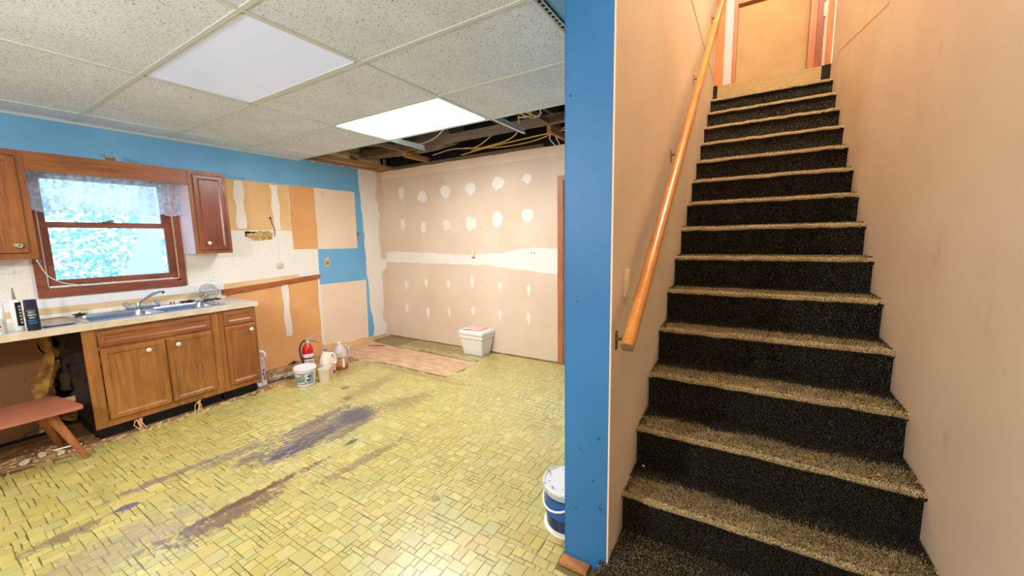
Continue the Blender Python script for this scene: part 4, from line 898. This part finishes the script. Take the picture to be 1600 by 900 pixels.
# under the counter: broken hole with insulation, dark lumps, debris
ui = thing('loose_insulation', 'yellow insulation bulging out of the broken wall under the counter', 'insulation', (-4.68,.62,0))
fib = mat('yellow_insulation', (196,150,70), .95, c2=(120,84,40), ns=14, bump=.9, bs=40, bd=.02)
dkf = mat('mouldy_insulation', (92,72,54), .95, c2=(26,20,16), ns=9, bump=.9, bs=30, bd=.02)
def lump(pts, rs, name, mt, par, seed):
    m_ = MB().tube(smoothpath(pts, 20), .05, 14); q = []
    L = len(m_.v)//14
    for i in range(L):
        c = sum((Vector(m_.v[i*14+k]) for k in range(14)), Vector())/14; rr = rs[min(len(rs)-1, int(i/L*len(rs)))]
        for k in range(14):
            v_ = Vector(m_.v[i*14+k])-c; f_ = rr/.05*(1+.65*noise.noise(Vector((i*.5+seed, k*.9, seed)))); p = c+v_*f_; m_.v[i*14+k] = (min(p.x, -4.6), p.y, max(p.z, .002))
    return m_.build(name, mt, par, smooth=True)
lump([(-4.69,.60,.86),(-4.69,.61,.7),(-4.68,.63,.62),(-4.67,.60,.48),(-4.68,.56,.34),(-4.68,.55,.2),(-4.68,.56,.03)], [.04,.03,.045,.05,.06,.05,.04], 'yellow_fibre', fib, ui, 1)
lump([(-4.72,.70,.85),(-4.72,.72,.7),(-4.70,.69,.6),(-4.72,.68,.45),(-4.73,.70,.3)], [.05,.04,.05,.05,.04], 'mouldy_fibre', dkf, ui, 5)
lump([(-4.76,.82,.84),(-4.77,.84,.6),(-4.76,.80,.4),(-4.76,.82,.2)], [.06,.07,.08,.08], 'mouldy_fibre', dkf, ui, 9)
lump([(-4.70,.92,.84),(-4.68,.90,.66),(-4.70,.88,.5),(-4.68,.90,.3)], [.07,.08,.09,.08], 'mouldy_fibre', dkf, ui, 21)
lump([(-4.70,.66,.05),(-4.71,.72,.14),(-4.72,.82,.16)], [.05,.05,.05], 'yellow_fibre', fib, ui, 13)
tag(MB().box(-4.69,-4.66,.62,.99,.205,.245).build('old_batten', M['splash']), 'pale wooden batten low across the broken wall beside the sink cabinet', 'wood strip')
tag(MB().tube(smoothpath([(-4.66,.42,.02),(-4.62,.45,.06),(-4.60,.52,.07),(-4.62,.58,.03)]), .004, 6).build('black_cable', M['rubber'], smooth=True), 'thin black cable curled on the floor behind the bench', 'cable')
tag(MB().box(-4.58,-4.55,-.6,.66,.0,.018).build('floor_batten', M['oldjoist'], bevel=.002), 'old wooden batten on the floor along the wall behind the bench', 'wood strip')
db_ = MB(); q = random.Random(77)
for k in range(260):
    y = q.uniform(-.4, .72); x = q.gauss(-4.22, .08)
    if k > 150: y = q.uniform(.6, 2.05); x = q.uniform(-4.10, -4.0)
    s = q.uniform(.005, .016); a = q.uniform(0, 6.28); z = .001; h = q.uniform(.002, .008)
    P = [(x+s*math.cos(a+t)*q.uniform(.6,1.3), y+s*math.sin(a+t)*q.uniform(.6,1.3)) for t in (0,1.6,3.1,4.6)]; db_.prism(P, 2, z, z+h)
o = db_.build('floor_debris', M['tan_board']); o['kind'] = 'stuff'; tag(o, 'crumbs and flakes of broken board strewn along the foot of the cabinets', 'debris')
for k, (x, y, s, lab) in enumerate(((-4.18,.44,.05,'curled pale shard of board, nearer the wall under the bench'),(-4.10,.52,.04,'pale broken shard of board beside the bench leg'),(-4.13,.36,.045,'flat pale shard of board under the middle of the bench'))):
    q = random.Random(90+k); P = blob(x, y, s, s*.45, 90+k, 7, .35); m_ = MB().prism(P, 2, .002, .008)
    for i, v_ in enumerate(m_.v): m_.v[i] = (v_[0], v_[1], v_[2]+.35*(v_[1]-y+s*.45)*(.5+k*.2) if v_[1] > y-s*.45 else v_[2])
    tag(m_.build('board_shard', M['pale_board']), lab, 'debris')
tag(MB().tube([(-4.19,.50,.012),(-4.15,.60,.016),(-4.13,.63,.014)], .010, 8).build('metal_can', M['chrome'], smooth=True), 'small shiny metal tube on the floor behind the front bench leg', 'metal piece')

# bench
bn = thing('wooden_bench', 'low reddish wooden bench with splayed tapered legs under the counter end', 'bench', (-4.05,.05,0))
zt = .385; by0, by1 = -.62, .612
MB().prism([(-4.262,by0),(-3.838,by0),(-3.822,by1-.0),(-3.86,by1+.008),(-4.255,by1-.045),(-4.275,by1-.06)], 2, zt-.022, zt).build('seat', M['bench'], bn, bevel=.003)
for (tx, ty, bx, by_) in ((-3.94,.47,-3.86,.598),(-4.17,.44,-4.26,.545),(-3.94,-.45,-3.86,-.6),(-4.17,-.45,-4.26,-.6)):
    lg = MB().tube([(tx,ty,zt-.02),(bx*.98+tx*.02,by_*.98+ty*.02,.012)], [.029,.016], 16).build('leg', M['leg'], bn, smooth=True)
    MB().tube([(bx*.98+tx*.02,by_*.98+ty*.02,.014),(bx,by_,.001)], [.0165,.016], 12).build('foot_tip', M['oak_end'], lg)

# ================================================================== THINGS ON THE FLOOR, LEFT WALL
# tape-striped plastic bag leaning beside the cabinet
bgp = thing('plastic_bag', 'crumpled white plastic bag with navy stripes hanging beside the end cabinet', 'bag', (-4.28,1.95,0))
def bagf(u, v):
    a = u*2*math.pi; z = .002+v*.33; r_ = .058*(1-.25*v)+.012*math.sin(3*a+v*7)+.010*math.sin(7*a+2+v*9); 
    if v > .86: r_ *= .55
    return (-4.27+r_*1.1*math.cos(a)+.02*v, 1.925+r_*.8*math.sin(a)-.012*v, z+.012*math.sin(a*2)*v)
MB().grid(bagf, 40, 24).build('bag_skin', mat('white_film', (236,230,232), .3, c2=(206,200,210), ns=14), bgp, smooth=True, fix=False)
for a0, z0, z1 in ((-.35,.10,.30),(.25,.06,.20),(.8,.03,.16),(-.9,.16,.28)):
    n = 8; vs = []
    for i in range(n+1):
        v_ = (z0+(z1-z0)*i/n)/.33
        for da in (-.13,.13):
            p = Vector(bagf(((a0+da+.1*math.sin(i))%6.283)/6.283, v_)); c_ = Vector((-4.27,1.925,p.z)); vs.append(p+(p-c_).normalized()*.002)
    MB().add(vs, [(2*i,2*i+2,2*i+3,2*i+1) for i in range(n)]).build('stripe', M['lab_blue'], bgp, fix=False)
tag(MB().tube(smoothpath([(-4.27,1.90,.345),(-4.26,1.94,.352),(-4.25,1.975,.335),(-4.25,1.985,.29)]), .013, 8).build('foam_strip', M['foam'], smooth=True), 'curved piece of off-white foam on top of the striped bag', 'foam')
tag(MB().box(-4.33,-4.20,1.87,1.95,.0,.035).build('white_box', M['white_paint'], bevel=.004), 'small crushed white box under the striped bag', 'box')
# crumpled rag roll on the floor
rg = MB().tube(smoothpath([(-4.25,2.00,.028),(-4.24,2.10,.03),(-4.22,2.2,.028),(-4.20,2.28,.03)], 30), .028, 12)
rg.v = [(x+.012*noise.noise(Vector((x*40,y*40,z*40))), y+.01*noise.noise(Vector((y*40,x*40,z*30))), max(.001, z+.014*noise.noise(Vector((z*50,y*45,x*20))))) for x,y,z in rg.v]
tag(rg.build('crumpled_rag', mat('grey_rag', (196,176,160), .9, c2=(112,94,80), ns=30)), 'crumpled dirty grey rag roll on the floor beside the striped bag', 'rag')
tag(MB().prism(blob(-4.14,2.32,.03,.05,5,10,.3), 2, .002, .028).build('crumpled_paper', M['paper'], bevel=.006), 'crumpled pinkish white paper beside the extinguisher hose', 'paper')
tag(MB().tube(smoothpath([(-4.69,2.08,.125),(-4.66,2.12,.13),(-4.64,2.16,.15)]), .006, 6).build('pipe_end', M['rubber']), 'short dark pipe end poking out of the orange wall panel', 'pipe')
tag(MB().sphere((-4.64,2.48,.018), .02, 8, 6, (1,1.4,.7)).tube([(-4.64,2.42,.01),(-4.63,2.48,.035),(-4.64,2.54,.01)], .006, 6).build('dark_fitting', M['black']), 'small black fitting on the floor against the orange wall panel', 'fitting')
# fire extinguisher
fx, fy = -4.18, 2.40
ex = thing('fire_extinguisher', 'red fire extinguisher with a white label and black hose behind the tub', 'fire extinguisher', (fx,fy,0))
MB().lathe([(.050,.0),(.056,.006),(.057,.02),(.057,.255),(.054,.285),(.042,.310),(.022,.325),(.020,.335)], (fx,fy,0), 28).build('cylinder', M['red'], ex, smooth=True)
MB().lathe([(.0576,.06),(.0576,.225)], (fx,fy,0), 28, cap=False).build('label', M['lab_white'], ex, smooth=True)
MB().lathe([(.0580,.165),(.0580,.185)], (fx,fy,0), 28, cap=False).lathe([(.0580,.09),(.0580,.10)], (fx,fy,0), 28, cap=False).build('label_band', M['lab_red'], ex, smooth=True)
tube_lab([(.110+.012*i,.115+.012*i,-1.1,.3) for i in range(4)], fx,fy,0,.0583, M['lab_blue'], ex, name='print')
MB().lathe([(.020,.325),(.021,.33),(.021,.352),(.014,.358),(.012,.378)], (fx,fy,0), 16).box(fx-.014,fx+.014,fy-.02,fy+.02,.352,.385).build('valve', M['chrome'], ex, smooth=True)
MB().tube([(fx,fy-.01,.378),(fx+.03,fy+.05,.40),(fx+.055,fy+.11,.425)], [.008,.008,.006], 8).build('handle', M['chrome'], ex, smooth=True)
MB().tube([(fx,fy+.01,.36),(fx+.03,fy+.06,.352),(fx+.05,fy+.10,.33)], [.008,.007,.005], 8).build('trigger', M['chrome'], ex, smooth=True)
MB().tube(smoothpath([(fx,fy-.015,.368),(fx-.0,fy-.05,.362),(fx,fy-.085,.30),(fx+.02,fy-.09,.20),(fx+.03,fy-.07,.10),(fx+.04,fy-.10,.05),(fx+.045,fy-.20,.02),(fx-.0,fy-.24,.016)], 42), .0105, 8).build('hose', M['rubber'], ex, smooth=True)
MB().lathe([(.014,.352),(.014,.36)], (fx+.021,fy,.0), 10).build('gauge', M['lab_white'], ex)
# tub with lid
px_, py_ = -3.84, 2.16
pt = thing('plastic_tub', 'white plastic tub with a lid and grey green label', 'tub', (px_,py_,0))
MB().lathe([(.080,0),(.084,.005),(.100,.165),(.101,.178)], (px_,py_,0), 36).build('body', M['white_pl'], pt, smooth=True)
def conlab(z0, z1, a0, a1, mt, nm, e=.0012):
    n = 12; vs = []
    for i in range(n+1):
        a = a0+(a1-a0)*i/n
        for z in (z0, z1): r_ = .084+.016*(z-.005)/.16+e; vs.append((px_+r_*math.cos(a), py_+r_*math.sin(a), z))
    MB().add(vs, [(2*i,2*i+2,2*i+3,2*i+1) for i in range(n)]).build(nm, mt, pt, fix=False)
conlab(.03,.148,-2.0,.35,M['lab_grey'],'label'); conlab(.115,.135,-1.9,-1.0,M['lab_white'],'print',.002); conlab(.04,.05,-1.7,-.7,M['lab_white'],'print',.002); conlab(.055,.14,-.55,-.2,M['lab_white'],'print',.002); conlab(.06,.085,-.45,-.05,M['lab_blue'],'print',.0028); conlab(.10,.125,-.35,0.05,M['lab_blue'],'print',.0028)
MB().lathe([(.106,.170),(.108,.174),(.108,.192),(.103,.198),(.094,.198),(.092,.190),(.001,.190)], (px_,py_,0), 36).build('lid', mat('lid_plastic', (240,226,226), .35), pt, smooth=True)
# cup
cx_, cy_ = -3.755, 2.315
cp = thing('plastic_cup', 'plain cream plastic cup between the tub and the bleach jug', 'cup', (cx_,cy_,0))
MB().lathe([(.050,0),(.052,.004),(.060,.135),(.062,.137),(.062,.142),(.057,.142),(.050,.010),(.001,.008)], (cx_,cy_,0), 28).build('wall', M['jugwhite'], cp, smooth=True)
MB().lathe([(.0535,.030),(.0547,.048)], (cx_,cy_,0), 28, cap=False).build('ridge', mat('cup_ridge', (246,236,220), .4), cp, smooth=True)
# jugs: bottle body from stacked rounded rectangles, with a pierced handle
def jug(T, base, w_, d_, h, rz, mt, secs):
    n = 24; vs = []
    for (z, fw, fd, oy) in secs:
        for k in range(n):
            a = 2*math.pi*k/n; c_, s_ = math.cos(a), math.sin(a); e = .55
            lx = math.copysign(abs(c_)**e, c_)*d_/2*fd; ly = math.copysign(abs(s_)**e, s_)*w_/2*fw+oy
            vs.append((base[0]+lx*math.cos(rz)-ly*math.sin(rz), base[1]+lx*math.sin(rz)+ly*math.cos(rz), base[2]+z*h))
    L = len(secs); return MB().add(vs, [(i*n+k,i*n+(k+1)%n,(i+1)*n+(k+1)%n,(i+1)*n+k) for i in range(L-1) for k in range(n)]+[tuple(range(n))[::-1], tuple((L-1)*n+k for k in range(n))]).build('body', mt, T, smooth=True)
jb = (-3.87, 2.43, 0)
jg = thing('bleach_jug', 'opaque cream jug with a moulded side handle and purple cap', 'jug', jb)
rz = .25
jug(jg, jb, .165, .105, .29, rz, M['jugwhite'], [(0,.94,.94,0),(.02,1,1,0),(.52,1,1,0),(.60,.96,.97,0),(.72,.80,.84,-.006),(.84,.56,.66,-.014),(.92,.34,.42,-.02),(.95,.26,.36,-.02),(1.0,.24,.34,-.02)])
def loc_(base, rz, ly, lx, z): return (base[0]+lx*math.cos(rz)-ly*math.sin(rz), base[1]+lx*math.sin(rz)+ly*math.cos(rz), z)
MB().tube(smoothpath([loc_(jb,rz,-.01,.02,.255),loc_(jb,rz,.035,.045,.250),loc_(jb,rz,.062,.050,.205),loc_(jb,rz,.066,.052,.155),loc_(jb,rz,.05,.053,.13)]), .013, 10).tube(smoothpath([loc_(jb,rz,.045,.052,.14),loc_(jb,rz,.01,.050,.15),loc_(jb,rz,-.008,.045,.19),loc_(jb,rz,.0,.038,.225),loc_(jb,rz,.02,.04,.245)]), .010, 8).build('handle', M['jugwhite'], jg, smooth=True)
MB().lathe([(.019,.278),(.020,.285),(.020,.306),(.017,.310),(.001,.310)], loc_(jb,rz,-.02,0,0), 18).build('cap', M['purple'], jg, smooth=True)
MB().add([loc_(jb,rz,-.055,.0535,.02),loc_(jb,rz,.06,.0535,.02),loc_(jb,rz,.06,.0535,.12),loc_(jb,rz,-.055,.0535,.12)],[(0,1,2,3)]).build('label', mat('pink_label', (232,200,186), .5, c2=(206,158,146), ns=40), jg, fix=False)
MB().add([loc_(jb,rz,.015,.0545,.03),loc_(jb,rz,.05,.0545,.03),loc_(jb,rz,.05,.0545,.06),loc_(jb,rz,.015,.0545,.06)],[(0,1,2,3)]).build('print', M['lab_red'], jg, fix=False)
vb_ = (-3.98, 2.66, 0)
vj = thing('vinegar_jug', 'translucent round jug with brown liquid in the bottom and an orange label', 'jug', vb_)
MB().lathe([(.074,.001),(.079,.008),(.079,.17),(.070,.21),(.045,.255),(.024,.280),(.020,.287),(.020,.296)], vb_, 30).build('body', M['milky'], vj, smooth=True)
MB().lathe([(.0785,.000),(.0798,.007),(.0798,.070)], vb_, 30, cap=False).build('liquid', M['amber'], vj, smooth=True)
MB().lathe([(.023,.290),(.023,.308),(.001,.308)], vb_, 18).build('cap', M['lab_white'], vj, smooth=True)
MB().tube(smoothpath([(-3.98,2.70,.262),(-3.97,2.745,.25),(-3.965,2.765,.20),(-3.97,2.76,.13),(-3.975,2.735,.10)]), .014, 10).build('handle', M['milky'], vj, smooth=True)
tube_lab([(.045,.145,-1.3,.3)], vb_[0],vb_[1],0,.0803, mat('orange_label', (196,96,50), .5, c2=(226,176,120), ns=45), vj, name='label'); tube_lab([(.03,.14,-.35,-.02)], vb_[0],vb_[1],0,.0809, M['lab_white'], vj, name='print'); tube_lab([(.138,.145,-1.3,.3)], vb_[0],vb_[1],0,.0812, M['lab_red'], vj, name='print')
# thin stick on the bare patch
tag(MB().tube([(-4.50,3.46,.004),(-4.40,3.50,.006),(-4.28,3.55,.005)], [.004,.005,.008], 6).build('thin_stick', M['leg']), 'thin stick with a pale tip lying on the bare floor patch', 'stick')

# styrofoam cooler against the back wall
kx0, kx1, ky0, ky1 = -3.105, -2.745, 3.76, 4.02
cl = thing('foam_cooler', 'white foam cooler with a thick lid standing against the back wall', 'cooler', ((kx0+kx1)/2,(ky0+ky1)/2,0))
def taper(x0,x1,y0,y1,z0,t0,z1,t1,mb):
    a = [(x0+t0,y0+t0,z0),(x1-t0,y0+t0,z0),(x1-t0,y1-t0,z0),(x0+t0,y1-t0,z0),(x0+t1,y0+t1,z1),(x1-t1,y0+t1,z1),(x1-t1,y1-t1,z1),(x0+t1,y1-t1,z1)]
    return mb.add(a, [(0,3,2,1),(4,5,6,7),(0,1,5,4),(1,2,6,5),(2,3,7,6),(3,0,4,7)])
taper(kx0,kx1,ky0,ky1,0,.038,.215,.004,MB()).build('box', M['foam'], cl, bevel=.008)
taper(kx0-.006,kx1+.006,ky0-.006,ky1+.003,.216,.003,.268,.001,MB()).build('rim', M['foam'], cl, bevel=.006)
taper(kx0-.012,kx1+.012,ky0-.012,ky1+.006,.270,0,.300,0,taper(kx0-.012,kx1+.012,ky0-.012,ky1+.006,.300,0,.322,.022,MB())).build('lid', M['foam'], cl, bevel=.006)
tag(MB().prism([(-3.08,3.80),(-2.80,3.78),(-2.80,3.98),(-3.02,4.00)], 2, .324, .338).build('cardboard_sheet', M['paper'], bevel=.003), 'pinkish folded card lying on the lid of the foam cooler', 'cardboard')
tag(MB().prism(blob(-3.0,3.79,.07,.035,8,9,.2), 2, .338, .346).build('crumpled_film', M['lab_white'], bevel=.002), 'crumpled white film on the front of the folded card', 'film')
# bucket by the blue wall end
bx, by_ = -.725, 1.70
bk = thing('plastic_bucket', 'navy blue bucket with a white lid and white bail handle beside the blue wall end', 'bucket', (bx,by_,0))
MB().lathe([(.104,.002),(.108,.006),(.118,.205)], (bx,by_,0), 40).build('body', M['navy'], bk, smooth=True)
MB().lathe([(.120,0),(.124,.004),(.124,.016),(.112,.020)], (bx,by_,0), 40).build('base_ring', M['white_pl'], bk, smooth=True)
MB().lathe([(.1215,.196),(.1215,.222),(.119,.226)], (bx,by_,0), 40).build('rim_band', mat('grey_band', (176,182,186), .4), bk, smooth=True)
ld = mat('splattered_lid', (236,230,226), .4, c2=(120,130,190), ns=26, lo=.34, hi=.42)
MB().lathe([(.126,.224),(.128,.228),(.127,.238),(.120,.240),(.117,.235),(.001,.235)], (bx,by_,0), 40).build('lid', ld, bk, smooth=True)
tube_lab([(.09,.185,-2.6,-.9)], bx,by_,0,.1185, M['blue_label'], bk)
hp = [(bx-.123*math.cos(t)*1.0-.0, by_-.128*math.sin(t)-.0, .205-.075*math.sin(t)) for t in [math.pi*i/14 for i in range(15)]]
rot = -.55
hp = [(bx+(x-bx)*math.cos(rot)-(y-by_)*math.sin(rot), by_+(x-bx)*math.sin(rot)+(y-by_)*math.cos(rot), z) for x,y,z in hp]
MB().tube(hp, .0055, 8).build('bail_handle', M['white_pl'], bk, smooth=True)
